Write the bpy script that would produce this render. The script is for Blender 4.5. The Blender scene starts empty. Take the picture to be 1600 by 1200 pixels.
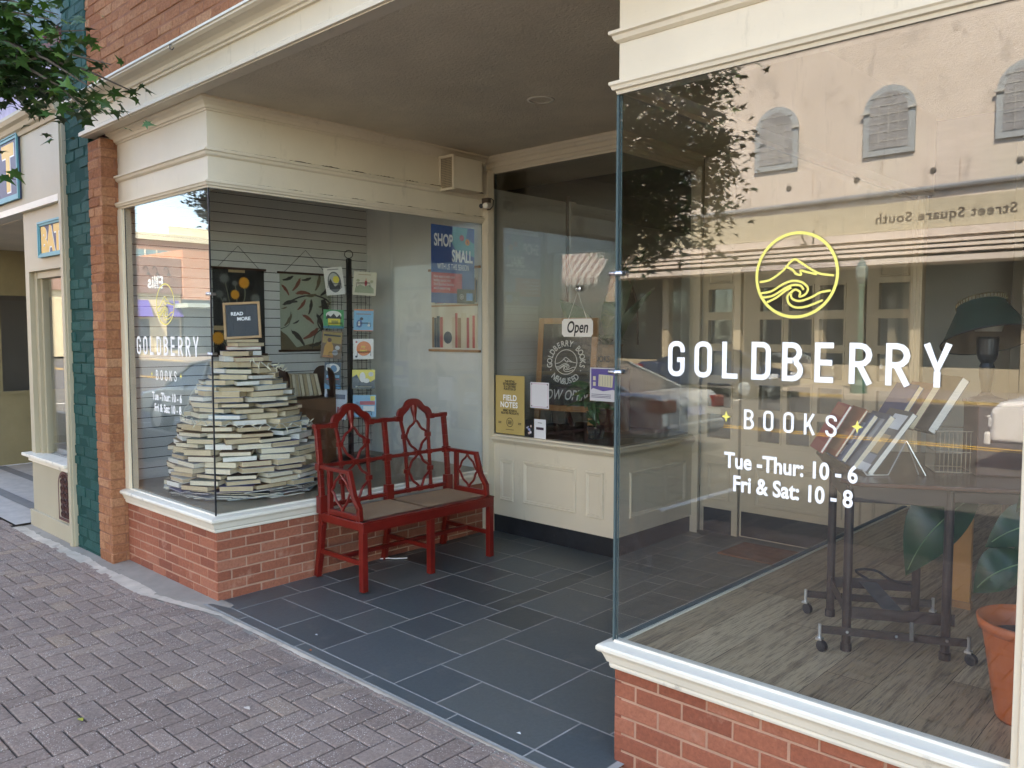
import bpy, math, random
from mathutils import Vector, Matrix, Quaternion
random.seed(7)
R = math.radians
scn = bpy.context.scene
# ------------------------------------------------------------------ camera, sky, sun
cam = bpy.data.cameras.new('camera'); camo = bpy.data.objects.new('camera', cam)
scn.collection.objects.link(camo); scn.camera = camo
cam.sensor_width = 36; cam.lens = 1280.72/1600*36; cam.clip_end = 2000; cam.clip_start = .05
camo.location = (4.9766, -2.493, 1.735)
yaw, pit = -0.7557, -0.0641
Fv = Vector((math.sin(yaw)*math.cos(pit), math.cos(yaw)*math.cos(pit), math.sin(pit)))
camo.rotation_euler = Fv.to_track_quat('-Z', 'Y').to_euler()
SUN_EL, SUN_AZ = R(50), R(28)
Sd = Vector((math.sin(SUN_AZ)*math.cos(SUN_EL), math.cos(SUN_AZ)*math.cos(SUN_EL), math.sin(SUN_EL)))
w = bpy.data.worlds.new('World'); scn.world = w; w.use_nodes = True
nt = w.node_tree; nt.nodes.clear()
sky = nt.nodes.new('ShaderNodeTexSky'); sky.sky_type = 'NISHITA'; sky.sun_disc = False
sky.sun_elevation = SUN_EL; sky.sun_rotation = SUN_AZ; sky.air_density = .8; sky.dust_density = .6; sky.ozone_density = 2.0
bg = nt.nodes.new('ShaderNodeBackground'); bg.inputs[1].default_value = 0.15
wo = nt.nodes.new('ShaderNodeOutputWorld')
nt.links.new(sky.outputs[0], bg.inputs[0]); nt.links.new(bg.outputs[0], wo.inputs[0])
sl = bpy.data.lights.new('sun', 'SUN'); sl.energy = 3.0; sl.angle = R(.5); sl.color = (1, .965, .92)
slo = bpy.data.objects.new('sun', sl); scn.collection.objects.link(slo)
slo.rotation_euler = (-Sd).to_track_quat('-Z', 'Y').to_euler(); slo.location = (5, 10, 30)
scn.view_settings.view_transform = 'Standard'; scn.view_settings.look = 'None'
scn.view_settings.exposure = 3.28; scn.view_settings.gamma = 1
scn.view_settings.use_white_balance = True; scn.view_settings.white_balance_temperature = 8250; scn.view_settings.white_balance_tint = 10
scn.render.engine = 'CYCLES'
cy = scn.cycles
cy.use_denoising = True; cy.max_bounces = 8; cy.diffuse_bounces = 5; cy.glossy_bounces = 4
cy.transmission_bounces = 6; cy.transparent_max_bounces = 24; cy.sample_clamp_indirect = 4.0
cy.use_adaptive_sampling = True; cy.adaptive_threshold = 0.015; cy.caustics_reflective = False; cy.caustics_refractive = False

# ------------------------------------------------------------------ materials
def mk(name):
    m = bpy.data.materials.new(name); m.use_nodes = True
    n = m.node_tree; n.nodes.clear()
    o = n.nodes.new('ShaderNodeOutputMaterial'); b = n.nodes.new('ShaderNodeBsdfPrincipled')
    n.links.new(b.outputs[0], o.inputs[0]); return m, n, b, o
def node(n, t, **k):
    x = n.nodes.new(t)
    for a, v in k.items(): setattr(x, a, v)
    return x
def noise(n, sc, det=5, rough=.6, vec=None, stretch=None):
    g = node(n, 'ShaderNodeNewGeometry') if vec is None else None
    src = g.outputs['Position'] if vec is None else vec
    if stretch:
        mp = node(n, 'ShaderNodeMapping'); mp.inputs['Scale'].default_value = stretch
        n.links.new(src, mp.inputs['Vector']); src = mp.outputs[0]
    t = node(n, 'ShaderNodeTexNoise'); t.inputs['Scale'].default_value = sc
    t.inputs['Detail'].default_value = det; t.inputs['Roughness'].default_value = rough
    n.links.new(src, t.inputs['Vector']); return t.outputs['Fac']
def ramp(n, fac, stops):
    r = node(n, 'ShaderNodeValToRGB'); cr = r.color_ramp
    while len(cr.elements) < len(stops): cr.elements.new(.5)
    for e, (p, c) in zip(cr.elements, stops): e.position = p; e.color = (*c, 1)
    n.links.new(fac, r.inputs[0]); return r.outputs[0]
def mix(n, f, a, b, mode='MIX'):
    x = node(n, 'ShaderNodeMix', data_type='RGBA', blend_type=mode)
    for i, v in ((0, f), (6, a), (7, b)):
        if isinstance(v, (int, float)): x.inputs[i].default_value = v
        elif isinstance(v, tuple): x.inputs[i].default_value = (*v, 1)
        else: n.links.new(v, x.inputs[i])
    return x.outputs[2]
def bump(n, b, h, strength=.3, dist=.002):
    x = node(n, 'ShaderNodeBump'); x.inputs['Strength'].default_value = strength; x.inputs['Distance'].default_value = dist
    n.links.new(h, x.inputs['Height']); n.links.new(x.outputs[0], b.inputs['Normal'])
def sc3(c, k): return tuple(min(1, max(0, v*k)) for v in c)
def paint(name, col, rough=.5, var=.12, sc=3, bsc=60, bst=.15, dirt=None, metal=0, spec=.5, stretch=None):
    m, n, b, o = mk(name)
    c = ramp(n, noise(n, sc, stretch=stretch), [(.3, sc3(col, 1-var)), (.7, sc3(col, 1+var*.6))])
    if dirt:
        c = mix(n, ramp(n, noise(n, 7, 8, .7), [(.60, (0, 0, 0)), (.72, (1, 1, 1))]), c, dirt)
    n.links.new(c, b.inputs['Base Color'])
    b.inputs['Roughness'].default_value = rough; b.inputs['Metallic'].default_value = metal
    b.inputs['Specular IOR Level'].default_value = spec
    if bst: bump(n, b, noise(n, bsc, 4), bst, .002)
    return m
def rndmat(name, stops, rough=.85, sp=None, bsc=90, bst=.5, fine=.25, blot=None, bdist=.003, spec=.4):
    """colour picked per piece from the 'rnd' attribute, plus stains"""
    m, n, b, o = mk(name)
    at = node(n, 'ShaderNodeAttribute', attribute_name='rnd')
    c = ramp(n, at.outputs['Fac'], stops)
    f = ramp(n, noise(n, 55, 6, .7), [(.25, (1-fine,)*3), (.75, (1+fine*.3,)*3)])
    c = mix(n, 1.0, c, f, 'MULTIPLY')
    if blot:
        k = ramp(n, noise(n, blot[1], 6, .65), [(blot[2], (0, 0, 0)), (blot[3], (1, 1, 1))]); c = mix(n, k, c, blot[0])
    if sp:
        v = node(n, 'ShaderNodeTexVoronoi'); v.inputs['Scale'].default_value = sp[1]
        g = node(n, 'ShaderNodeNewGeometry'); n.links.new(g.outputs['Position'], v.inputs['Vector'])
        k = ramp(n, v.outputs['Distance'], [(sp[2], (1, 1, 1)), (sp[2]+.12, (0, 0, 0))])
        k2 = mix(n, 1.0, k, ramp(n, noise(n, 14, 3), [(.42, (.15,)*3), (.62, (1,)*3)]), 'MULTIPLY')
        c = mix(n, k2, c, sp[0])
    n.links.new(c, b.inputs['Base Color']); b.inputs['Roughness'].default_value = rough; b.inputs['Specular IOR Level'].default_value = spec
    if bst: bump(n, b, noise(n, bsc, 5, .7), bst, bdist)
    return m
def flat(name, col, rough=.6, metal=0, emit=0, spec=.5):
    m, n, b, o = mk(name); b.inputs['Base Color'].default_value = (*col, 1)
    b.inputs['Roughness'].default_value = rough; b.inputs['Metallic'].default_value = metal; b.inputs['Specular IOR Level'].default_value = spec
    if emit: b.inputs['Emission Color'].default_value = (*col, 1); b.inputs['Emission Strength'].default_value = emit
    return m
def glass(name, f0=.05, tint=(.975, .985, .98), rough=0.0):
    m = bpy.data.materials.new(name); m.use_nodes = True; n = m.node_tree; n.nodes.clear()
    o = node(n, 'ShaderNodeOutputMaterial'); lw = node(n, 'ShaderNodeLayerWeight'); lw.inputs[0].default_value = .5
    p = node(n, 'ShaderNodeMath', operation='POWER'); n.links.new(lw.outputs['Facing'], p.inputs[0]); p.inputs[1].default_value = 5.0
    q = node(n, 'ShaderNodeMath', operation='MULTIPLY_ADD'); n.links.new(p.outputs[0], q.inputs[0]); q.inputs[1].default_value = .8-f0; q.inputs[2].default_value = f0
    t = node(n, 'ShaderNodeBsdfTransparent'); t.inputs[0].default_value = (*tint, 1)
    g = node(n, 'ShaderNodeBsdfGlossy'); g.inputs['Roughness'].default_value = rough; g.inputs[0].default_value = (1, 1, 1, 1)
    x = node(n, 'ShaderNodeMixShader'); n.links.new(q.outputs[0], x.inputs[0]); n.links.new(t.outputs[0], x.inputs[1]); n.links.new(g.outputs[0], x.inputs[2])
    n.links.new(x.outputs[0], o.inputs[0]); return m
CREAM = (.66, .57, .43)
M = {}
def cream(name, col, crack=True):
    m, n, b, o = mk(name)
    c = ramp(n, noise(n, 1.6, 6, .6), [(.3, sc3(col, .93)), (.7, sc3(col, 1.04))])
    c = mix(n, ramp(n, noise(n, 9, 8, .75, stretch=(1, 1, .25)), [(.58, (0, 0, 0)), (.72, (.45,)*3)]), c, (.36, .30, .21))
    c = mix(n, ramp(n, noise(n, 45, 6, .8, stretch=(.5, 1, 1.2)), [(.66, (0, 0, 0)), (.70, (.6,)*3)]), c, (.30, .25, .18))
    n.links.new(c, b.inputs['Base Color']); b.inputs['Roughness'].default_value = .5
    h = noise(n, 26, 6, .72, stretch=(.35, 1, 1.6)); bump(n, b, h, .22, .004); return m
M['cream'] = cream('cream_paint', CREAM)
M['taupe'] = cream('neighbour_taupe_paint', (.40, .345, .235))
M['white'] = paint('white_paint', (.74, .68, .56), .45, .06, dirt=(.42, .38, .32))
def stucco(name, col, bsc, bst, dist):
    m, n, b, o = mk(name)
    c = ramp(n, noise(n, 1.3, 7, .65), [(.3, sc3(col, .82)), (.7, sc3(col, 1.1))]); n.links.new(c, b.inputs['Base Color'])
    b.inputs['Roughness'].default_value = .9; bump(n, b, noise(n, bsc, 4, .7), bst, dist); return m
M['ceil'] = stucco('textured_ceiling_paint', (.66, .57, .42), 55, 1.0, .010)
M['brick'] = rndmat('red_brick', [(0, (.235, .068, .038)), (.35, (.30, .092, .050)), (.7, (.345, .112, .062)), (1, (.39, .145, .085))], .9, fine=.35, blot=((.42, .21, .14), 7, .58, .78))
M['mortar'] = paint('pinkish_mortar', (.42, .235, .155), .95, .15, 8, 120, .6)
M['obrick'] = rndmat('old_orange_brick', [(0, (.34, .135, .065)), (.4, (.40, .17, .083)), (.8, (.44, .20, .10)), (1, (.49, .245, .13))], .95, fine=.5, bst=1, bsc=45, bdist=.009, blot=((.27, .10, .045), 14, .58, .68), spec=.2)
M['omortar'] = paint('old_brown_mortar', (.27, .11, .058), .95, .25, 8, 90, .8)
M['gbrick'] = rndmat('green_painted_brick', [(0, (.014, .062, .054)), (.5, (.018, .074, .064)), (1, (.023, .086, .074))], .7, spec=.12, fine=.2, bst=.6, bsc=35, bdist=.006)
M['gmortar'] = paint('green_painted_joint', (.012, .052, .045), .8, .1, spec=.1)
M['paver'] = rndmat('concrete_paver', [(0, (.285, .205, .165)), (.3, (.315, .228, .185)), (.6, (.333, .243, .197)), (.88, (.352, .258, .208)), (1, (.38, .27, .198))], .93, spec=.2, sp=((.72, .64, .56), 95, .17), bsc=240, bst=.9, fine=.45, blot=((.155, .127, .117), 2.2, .56, .80), bdist=.003)
M['sand'] = paint('joint_sand', (.06, .046, .036), 1, .3, 30)
M['slate'] = rndmat('slate_stone', [(0, (.058, .068, .068)), (.3, (.080, .094, .096)), (.7, (.096, .111, .112)), (1, (.115, .122, .112))], .36, bsc=22, bst=.35, fine=.22, blot=((.14, .135, .12), 5, .56, .80), bdist=.003)
M['grout'] = paint('slate_grout', (.33, .315, .285), .9, .2, 20)
M['cement'] = paint('white_cement', (.53, .45, .36), .95, .25, 6, 40, .8, dirt=(.25, .22, .19))
M['conc'] = paint('grey_concrete', (.29, .25, .205), .95, .2, 4, 60, .6, dirt=(.14, .12, .10))
M['asphalt'] = paint('asphalt', (.075, .072, .068), .92, .3, 2, 150, .9)
M['yellow'] = paint('yellow_road_paint', (.72, .42, .05), .8, .1)
M['wline'] = paint('white_road_paint', (.75, .75, .72), .8, .1)
M['glass'] = glass('window_glass', .060)
M['glassE'] = flat('glass_edge', (.075, .105, .105), .7, spec=.08)
M['chrome'] = flat('brushed_metal', (.65, .65, .66), .3, 1)
M['black'] = paint('black_paint', (.012, .012, .014), .45, .3)
M['kick'] = paint('scuffed_black_base', (.016, .018, .022), .5, .5, 6, 60, .3, dirt=(.06, .065, .075))
M['red'] = paint('red_lacquer', (.165, .011, .007), .3, .25, 5, 40, .12, dirt=(.15, .006, .008))
M['rush'] = None
M['vinyl'] = flat('white_vinyl', (.86, .86, .85), .4)
M['gold'] = flat('yellow_vinyl', (.80, .70, .16), .4)
M['ltgrey'] = paint('light_grey_wall', (.64, .65, .62), .7, .05)
M['slat'] = paint('grey_slatwall', (.60, .60, .57), .6, .05)
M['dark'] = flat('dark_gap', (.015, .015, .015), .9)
M['wood'] = paint('warm_wood', (.36, .17, .065), .5, .3, 6, 40, .2, stretch=(1, 1, .15))
M['dwood'] = paint('dark_wood', (.055, .022, .013), .35, .4, 6, 40, .2, stretch=(1, 1, .15))
M['bmetal'] = paint('brown_painted_metal', (.028, .016, .013), .4, .3)
M['teal'] = paint('teal_frame', (.10, .33, .38), .5, .15)
M['navy'] = paint('navy_sign', (.035, .05, .11), .5, .2)
M['signy'] = paint('sign_yellow', (.80, .50, .12), .5, .15)
M['lav'] = paint('lavender_board', (.40, .36, .50), .7, .2, 10, dirt=(.3, .26, .4))
M['maroon'] = paint('maroon_trim', (.10, .012, .02), .6, .2)
M['tealw'] = paint('weathered_teal', (.10, .17, .19), .8, .3, 12)
M['granite'] = paint('pale_granite', (.50, .44, .38), .7, .15, 8, 200, .3)
M['gstripe'] = paint('dark_granite', (.22, .20, .18), .7, .15, 8)
M['coir'] = paint('coir_mat', (.22, .085, .035), 1, .3, 20, 200, .9)
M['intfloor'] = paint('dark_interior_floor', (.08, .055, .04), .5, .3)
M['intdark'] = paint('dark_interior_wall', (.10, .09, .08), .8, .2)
M['intgrey'] = paint('interior_panel_paint', (.30, .28, .245), .7, .08)

def wood_floor():
    m, n, b, o = mk('vinyl_plank_floor')
    at = node(n, 'ShaderNodeAttribute', attribute_name='rnd')
    base = ramp(n, at.outputs['Fac'], [(0, (.33, .225, .13)), (.5, (.43, .31, .185)), (1, (.53, .40, .25))])
    g = node(n, 'ShaderNodeNewGeometry')
    ad = node(n, 'ShaderNodeVectorMath', operation='ADD'); n.links.new(g.outputs['Position'], ad.inputs[0])
    cb = node(n, 'ShaderNodeCombineXYZ'); ml = node(n, 'ShaderNodeMath', operation='MULTIPLY'); n.links.new(at.outputs['Fac'], ml.inputs[0]); ml.inputs[1].default_value = 37
    n.links.new(ml.outputs[0], cb.inputs[0]); n.links.new(ml.outputs[0], cb.inputs[1]); n.links.new(cb.outputs[0], ad.inputs[1])
    d = noise(n, 7, 6, .65, vec=ad.outputs[0], stretch=(5.5, .30, 1))
    gr = noise(n, 60, 5, .7, vec=ad.outputs[0], stretch=(3.0, .16, 1))
    c = mix(n, ramp(n, d, [(.50, (0, 0, 0)), (.66, (.80,)*3)]), base, (.12, .08, .048))
    c = mix(n, ramp(n, gr, [(.50, (0, 0, 0)), (.66, (.8,)*3)]), c, (.08, .052, .032))
    n.links.new(c, b.inputs['Base Color']); b.inputs['Roughness'].default_value = .45; return m
M['plank'] = wood_floor()
def pages(name, col):
    m, n, b, o = mk(name)
    c = ramp(n, noise(n, 40, 4, .6, stretch=(1, 1, 22)), [(.3, sc3(col, .72)), (.7, col)])
    n.links.new(c, b.inputs['Base Color']); b.inputs['Roughness'].default_value = .9; return m
PG = [pages('cream_pages', (.80, .71, .53)), pages('tan_pages', (.62, .49, .31)), pages('white_pages', (.85, .82, .74)), pages('yellowed_pages', (.72, .59, .39))]
PGN = ['cream', 'tan', 'white', 'yellowed']
CV = [('dark green', (.03, .07, .05)), ('red', (.30, .03, .03)), ('navy', (.03, .04, .14)), ('black', (.02, .02, .02)), ('brown', (.12, .06, .03)),
      ('grey', (.25, .26, .27)), ('tan', (.40, .31, .19)), ('pale blue', (.20, .32, .42)), ('maroon', (.13, .02, .03)), ('off-white', (.62, .60, .53))]
CVM = [flat('cover_'+n.replace(' ', '_').replace('-', '_'), c, .5) for n, c in CV]
def rush():
    m, n, b, o = mk('woven_cane_seat'); g = node(n, 'ShaderNodeNewGeometry')
    s = node(n, 'ShaderNodeSeparateXYZ'); n.links.new(g.outputs['Position'], s.inputs[0])
    def wv(out):
        a = node(n, 'ShaderNodeMath', operation='MULTIPLY'); n.links.new(out, a.inputs[0]); a.inputs[1].default_value = 520
        c = node(n, 'ShaderNodeMath', operation='SINE'); n.links.new(a.outputs[0], c.inputs[0]); return c.outputs[0]
    p = node(n, 'ShaderNodeMath', operation='MULTIPLY'); n.links.new(wv(s.outputs[0]), p.inputs[0]); n.links.new(wv(s.outputs[1]), p.inputs[1])
    n.links.new(ramp(n, p.outputs[0], [(.0, (.27, .15, .08)), (.45, (.66, .45, .27))]), b.inputs['Base Color'])
    b.inputs['Roughness'].default_value = .8; bump(n, b, p.outputs[0], .6, .003); return m
M['rush'] = rush()

# ------------------------------------------------------------------ mesh builder
class MB:
    def __init__(s): s.v = []; s.f = []; s.m = []; s.r = []; s.cur = .5
    def add(s, vs, fs, mi=0):
        o = len(s.v); s.v += [tuple(v) for v in vs]
        for f in fs: s.f.append([o+i for i in f]); s.m.append(mi); s.r.append(s.cur)
        return s
    def box(s, x0, x1, y0, y1, z0, z1, mi=0):
        return s.add([(x0, y0, z0), (x1, y0, z0), (x1, y1, z0), (x0, y1, z0), (x0, y0, z1), (x1, y0, z1), (x1, y1, z1), (x0, y1, z1)],
                     [(0, 3, 2, 1), (4, 5, 6, 7), (0, 1, 5, 4), (1, 2, 6, 5), (2, 3, 7, 6), (3, 0, 4, 7)], mi)
    def obox(s, c, sx, sy, sz, ax=None, mi=0):
        """box centred at c with half-extents along the three axes ax (3 vectors)"""
        ax = ax or (Vector((1, 0, 0)), Vector((0, 1, 0)), Vector((0, 0, 1))); c = Vector(c)
        P = [c+ax[0]*(i*sx)+ax[1]*(j*sy)+ax[2]*(k*sz) for k in (-1, 1) for i, j in ((-1, -1), (1, -1), (1, 1), (-1, 1))]
        return s.add(P, [(0, 3, 2, 1), (4, 5, 6, 7), (0, 1, 5, 4), (1, 2, 6, 5), (2, 3, 7, 6), (3, 0, 4, 7)], mi)
    def bar(s, a, b, w, d, mi=0, up=None, w2=None, d2=None):
        """rectangular bar from a to b; w along side, d along the third axis"""
        a, b = Vector(a), Vector(b); t = (b-a).normalized(); up = Vector(up or (0, 0, 1))
        if abs(t.dot(up)) > .98: up = Vector((0, 1, 0)) if abs(t.y) < .9 else Vector((1, 0, 0))
        sd = t.cross(up).normalized(); n = sd.cross(t).normalized(); w2 = w2 or w; d2 = d2 or d
        P = [a+sd*(i*w/2)+n*(j*d/2) for i, j in ((-1, -1), (1, -1), (1, 1), (-1, 1))]+[b+sd*(i*w2/2)+n*(j*d2/2) for i, j in ((-1, -1), (1, -1), (1, 1), (-1, 1))]
        return s.add(P, [(0, 1, 2, 3), (7, 6, 5, 4), (0, 4, 5, 1), (1, 5, 6, 2), (2, 6, 7, 3), (3, 7, 4, 0)], mi)
    def tube(s, pts, rad, n=8, mi=0, cap=True, closed=False):
        pts = [Vector(p) for p in pts]; N = len(pts); rad = rad if isinstance(rad, (list, tuple)) else [rad]*N
        vs = []; prev = None
        for i, p in enumerate(pts):
            if closed: t = (pts[(i+1) % N]-pts[i-1]).normalized()
            else: t = (pts[min(i+1, N-1)]-pts[max(i-1, 0)]).normalized()
            if prev is None: u = t.orthogonal().normalized()
            else:
                u = prev-t*prev.dot(t); u = u.normalized() if u.length > 1e-6 else t.orthogonal().normalized()
            prev = u; v = t.cross(u)
            for k in range(n): a = 2*math.pi*k/n; vs.append(p+(u*math.cos(a)+v*math.sin(a))*rad[i])
        fs = []
        for i in range(N if closed else N-1):
            j = (i+1) % N
            for k in range(n): fs.append((i*n+k, i*n+(k+1) % n, j*n+(k+1) % n, j*n+k))
        if cap and not closed: fs.append(tuple(range(n))[::-1]); fs.append(tuple(range((N-1)*n, N*n)))
        return s.add(vs, fs, mi)
    def lathe(s, c, prof, n=24, mi=0, ax=(0, 0, 1), capb=True, capt=True):
        c = Vector(c); ax = Vector(ax).normalized(); u = ax.orthogonal().normalized(); v = ax.cross(u); vs = []
        for r, h in prof:
            for k in range(n): a = 2*math.pi*k/n; vs.append(c+ax*h+(u*math.cos(a)+v*math.sin(a))*r)
        fs = [(i*n+k, i*n+(k+1) % n, (i+1)*n+(k+1) % n, (i+1)*n+k) for i in range(len(prof)-1) for k in range(n)]
        if capb: fs.append(tuple(range(n))[::-1])
        if capt: fs.append(tuple(range((len(prof)-1)*n, len(prof)*n)))
        return s.add(vs, fs, mi)
    def sweep(s, path, prof, mi=0, closedprof=True):
        """plan path (x,y); profile (out,z) where out is to the right of travel; mitred"""
        P = [Vector((x, y)) for x, y in path]; N = len(P); vs = []
        for i, p in enumerate(P):
            ns = []
            if i > 0: d = (P[i]-P[i-1]).normalized(); ns.append(Vector((d.y, -d.x)))
            if i < N-1: d = (P[i+1]-P[i]).normalized(); ns.append(Vector((d.y, -d.x)))
            if len(ns) == 2: nn = (ns[0]+ns[1]); nn = nn/nn.dot(ns[0]) if nn.length > 1e-6 else ns[0]
            else: nn = ns[0]
            for o, z in prof: vs.append((p.x+nn.x*o, p.y+nn.y*o, z))
        K = len(prof); fs = []
        for i in range(N-1):
            for k in range(K if closedprof else K-1):
                a, b = k, (k+1) % K; fs.append((i*K+a, (i+1)*K+a, (i+1)*K+b, i*K+b))
        if closedprof: fs.append(tuple(range(K))); fs.append(tuple(range((N-1)*K, N*K))[::-1])
        return s.add(vs, fs, mi)
    def prism(s, poly, O, U, V, d, mi=0):
        """polygon poly (u,v) in plane O,U,V extruded by vector d"""
        O, U, V, d = Vector(O), Vector(U), Vector(V), Vector(d); K = len(poly)
        a = [O+U*x+V*y for x, y in poly]; b = [p+d for p in a]
        return s.add(a+b, [tuple(range(K))[::-1], tuple(range(K, 2*K))]+[(k, (k+1) % K, K+(k+1) % K, K+k) for k in range(K)], mi)
    def poly(s, poly, O, U, V, off=0, mi=0):
        O, U, V = Vector(O), Vector(U), Vector(V); n = U.cross(V).normalized()
        return s.add([O+U*x+V*y+n*off for x, y in poly], [tuple(range(len(poly)))], mi)
    def ribbon(s, pts, wd, O, U, V, off=0, mi=0, closed=False):
        """flat mitred stroke in plane O,U,V"""
        O, U, V = Vector(O), Vector(U), Vector(V); n = U.cross(V).normalized(); N = len(pts); P = [Vector(p) for p in pts]; vs = []
        for i in range(N):
            a = P[i-1] if (i > 0 or closed) else None; b = P[(i+1) % N] if (i < N-1 or closed) else None
            ns = []
            if a is not None and (P[i]-a).length > 1e-9: d = (P[i]-a).normalized(); ns.append(Vector((-d.y, d.x)))
            if b is not None and (b-P[i]).length > 1e-9: d = (b-P[i]).normalized(); ns.append(Vector((-d.y, d.x)))
            nn = ns[0] if len(ns) == 1 else (ns[0]+ns[1])
            if len(ns) == 2: nn = nn/max(.35, nn.dot(ns[0])) if nn.length > 1e-6 else ns[0]
            for q in (P[i]+nn*wd/2, P[i]-nn*wd/2): vs.append(O+U*q.x+V*q.y+n*off)
        fs = [(2*i, 2*i+1, 2*((i+1) % N)+1, 2*((i+1) % N)) for i in range(N if closed else N-1)]
        return s.add(vs, fs, mi)
    def text(s, tx, size, O, U, V, off=0, mi=0, bold=0, xs=1, shear=0, align='CENTER', sp=1):
        vs, fs = textgeo(tx, bold, align, sp); O, U, V = Vector(O), Vector(U), Vector(V); n = U.cross(V).normalized()
        return s.add([O+U*((x+shear*y)*size*xs)+V*(y*size)+n*off for x, y in vs], fs, mi)
    def build(s, name, mats, parent=None, smooth=False, bevel=0, seg=2, local=False, auto=None):
        me = bpy.data.meshes.new(name)
        off = Vector((0, 0, 0))
        if not local and s.v:
            if parent is None:
                xs = [v[0] for v in s.v]; ys = [v[1] for v in s.v]; off = Vector(((min(xs)+max(xs))/2, (min(ys)+max(ys))/2, min(v[2] for v in s.v)))
            else:
                p = parent
                while p is not None: off += p.location; p = p.parent
        me.from_pydata([(v[0]-off.x, v[1]-off.y, v[2]-off.z) for v in s.v], [], s.f)
        mats = mats if isinstance(mats, (list, tuple)) else [mats]
        for m in mats: me.materials.append(m)
        me.polygons.foreach_set('material_index', s.m)
        if smooth: me.polygons.foreach_set('use_smooth', [True]*len(s.f))
        a = me.attributes.new('rnd', 'FLOAT', 'FACE'); a.data.foreach_set('value', s.r)
        me.update()
        o = bpy.data.objects.new(name, me); scn.collection.objects.link(o)
        if parent is not None: o.parent = parent
        elif not local: o.location = off
        if bevel:
            b = o.modifiers.new('bevel', 'BEVEL'); b.width = bevel; b.segments = seg; b.limit_method = 'ANGLE'; b.angle_limit = R(40)
        return o
_tc = {}
def textgeo(tx, bold, align, sp):
    k = (tx, bold, align, sp)
    if k in _tc: return _tc[k]
    c = bpy.data.curves.new('t', 'FONT'); c.body = tx; c.align_x = align; c.size = 1; c.offset = bold; c.space_character = sp; c.resolution_u = 4
    o = bpy.data.objects.new('t', c); scn.collection.objects.link(o); dg = bpy.context.evaluated_depsgraph_get()
    me = o.evaluated_get(dg).to_mesh(); r = ([(v.co.x, v.co.y) for v in me.vertices], [tuple(p.vertices) for p in me.polygons])
    o.evaluated_get(dg).to_mesh_clear(); bpy.data.objects.remove(o); bpy.data.curves.remove(c); _tc[k] = r; return r
def tag(o, label=None, cat=None, group=None, kind=None):
    if label: o['label'] = label
    if cat: o['category'] = cat
    if group: o['group'] = group
    if kind: o['kind'] = kind
    return o
def thing(name, label, cat, loc=(0, 0, 0), group=None, rz=0):
    o = bpy.data.objects.new(name, None); scn.collection.objects.link(o); o.location = loc; o.rotation_euler = (0, 0, rz); o.empty_display_size = .1
    return tag(o, label, cat, group)
def ctree(o, parent=None):
    c = o.copy(); scn.collection.objects.link(c); c.parent = parent
    for ch in o.children: ctree(ch, c)
    return c
def rect(w, h): return [(-w/2, -h/2), (w/2, -h/2), (w/2, h/2), (-w/2, h/2)]
def circ(r, n=24, cx=0, cy_=0): return [(cx+r*math.cos(2*math.pi*k/n), cy_+r*math.sin(2*math.pi*k/n)) for k in range(n)]
def smooth(pts, k=6):
    out = []; P = [Vector(p) for p in pts]
    for i in range(len(P)-1):
        a, b, c, d = P[max(i-1, 0)], P[i], P[i+1], P[min(i+2, len(P)-1)]
        for j in range(k):
            t = j/k; out.append(.5*((2*b)+(c-a)*t+(2*a-5*b+4*c-d)*t*t+(3*b-a-3*c+d)*t**3))
    out.append(P[-1]); return [tuple(p) for p in out]
X_, Y_, Z_ = Vector((1, 0, 0)), Vector((0, 1, 0)), Vector((0, 0, 1))

# brick panel: real bricks standing 4 mm proud of their mortar
def bricks(mb, O, U, N, width, z0, z1, course=.0677, L=.2032, gap=.010, half=0, rough=.0015, proud=.005, ext=0, mi=0):
    """O plan point, U along, N outward"""
    O, U, N = Vector(O), Vector(U), Vector(N); nrow = int(math.ceil((z1-z0)/course)); mb.cur = .5
    a = O-N*.004; mb.prism([(.008, 0), (width-.008, 0), (width-.008, z1-z0), (.008, z1-z0)], a+Z_*z0, U, Z_, -N*.04, 1)
    for r in range(nrow):
        zt = z1-r*course; zb = max(zt-course+gap, z0)
        if zt-zb < .012: continue
        x = -(L+gap)/2 if (r+half) % 2 else 0.0
        while x < width-.01:
            xa, xb = max(x, 0), min(x+L, width); x += L+gap
            if xb-xa < .02: continue
            mb.cur = random.random(); e = .004
            q = lambda: random.uniform(-rough, rough)
            xa2 = xa+q()*(xa > 0.001)+.0015*(xa <= .001); xb2 = xb+q()*(xb < width-.001)-.0015*(xb >= width-.001); zt2, zb2 = zt+q(), zb+q(); p = q()*.8
            c = [(xa2, zb2), (xb2, zb2), (xb2, zt2), (xa2, zt2)]
            i = [(xa2+e, zb2+e), (xb2-e, zb2+e), (xb2-e, zt2-e), (xa2+e, zt2-e)]
            B = [O+U*u+Z_*z-N*.035 for u, z in c]; Mv = [O+U*u+Z_*z+N*(p-.0028) for u, z in c]; T = [O+U*u+Z_*z+N*(p+q()*.4) for u, z in i]
            mb.add(B+Mv+T, [(8, 9, 10, 11)]+[(k, (k+1) % 4, 4+(k+1) % 4, 4+k) for k in range(4)]+[(4+k, 4+(k+1) % 4, 8+(k+1) % 4, 8+k) for k in range(4)], mi)
    return mb

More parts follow.
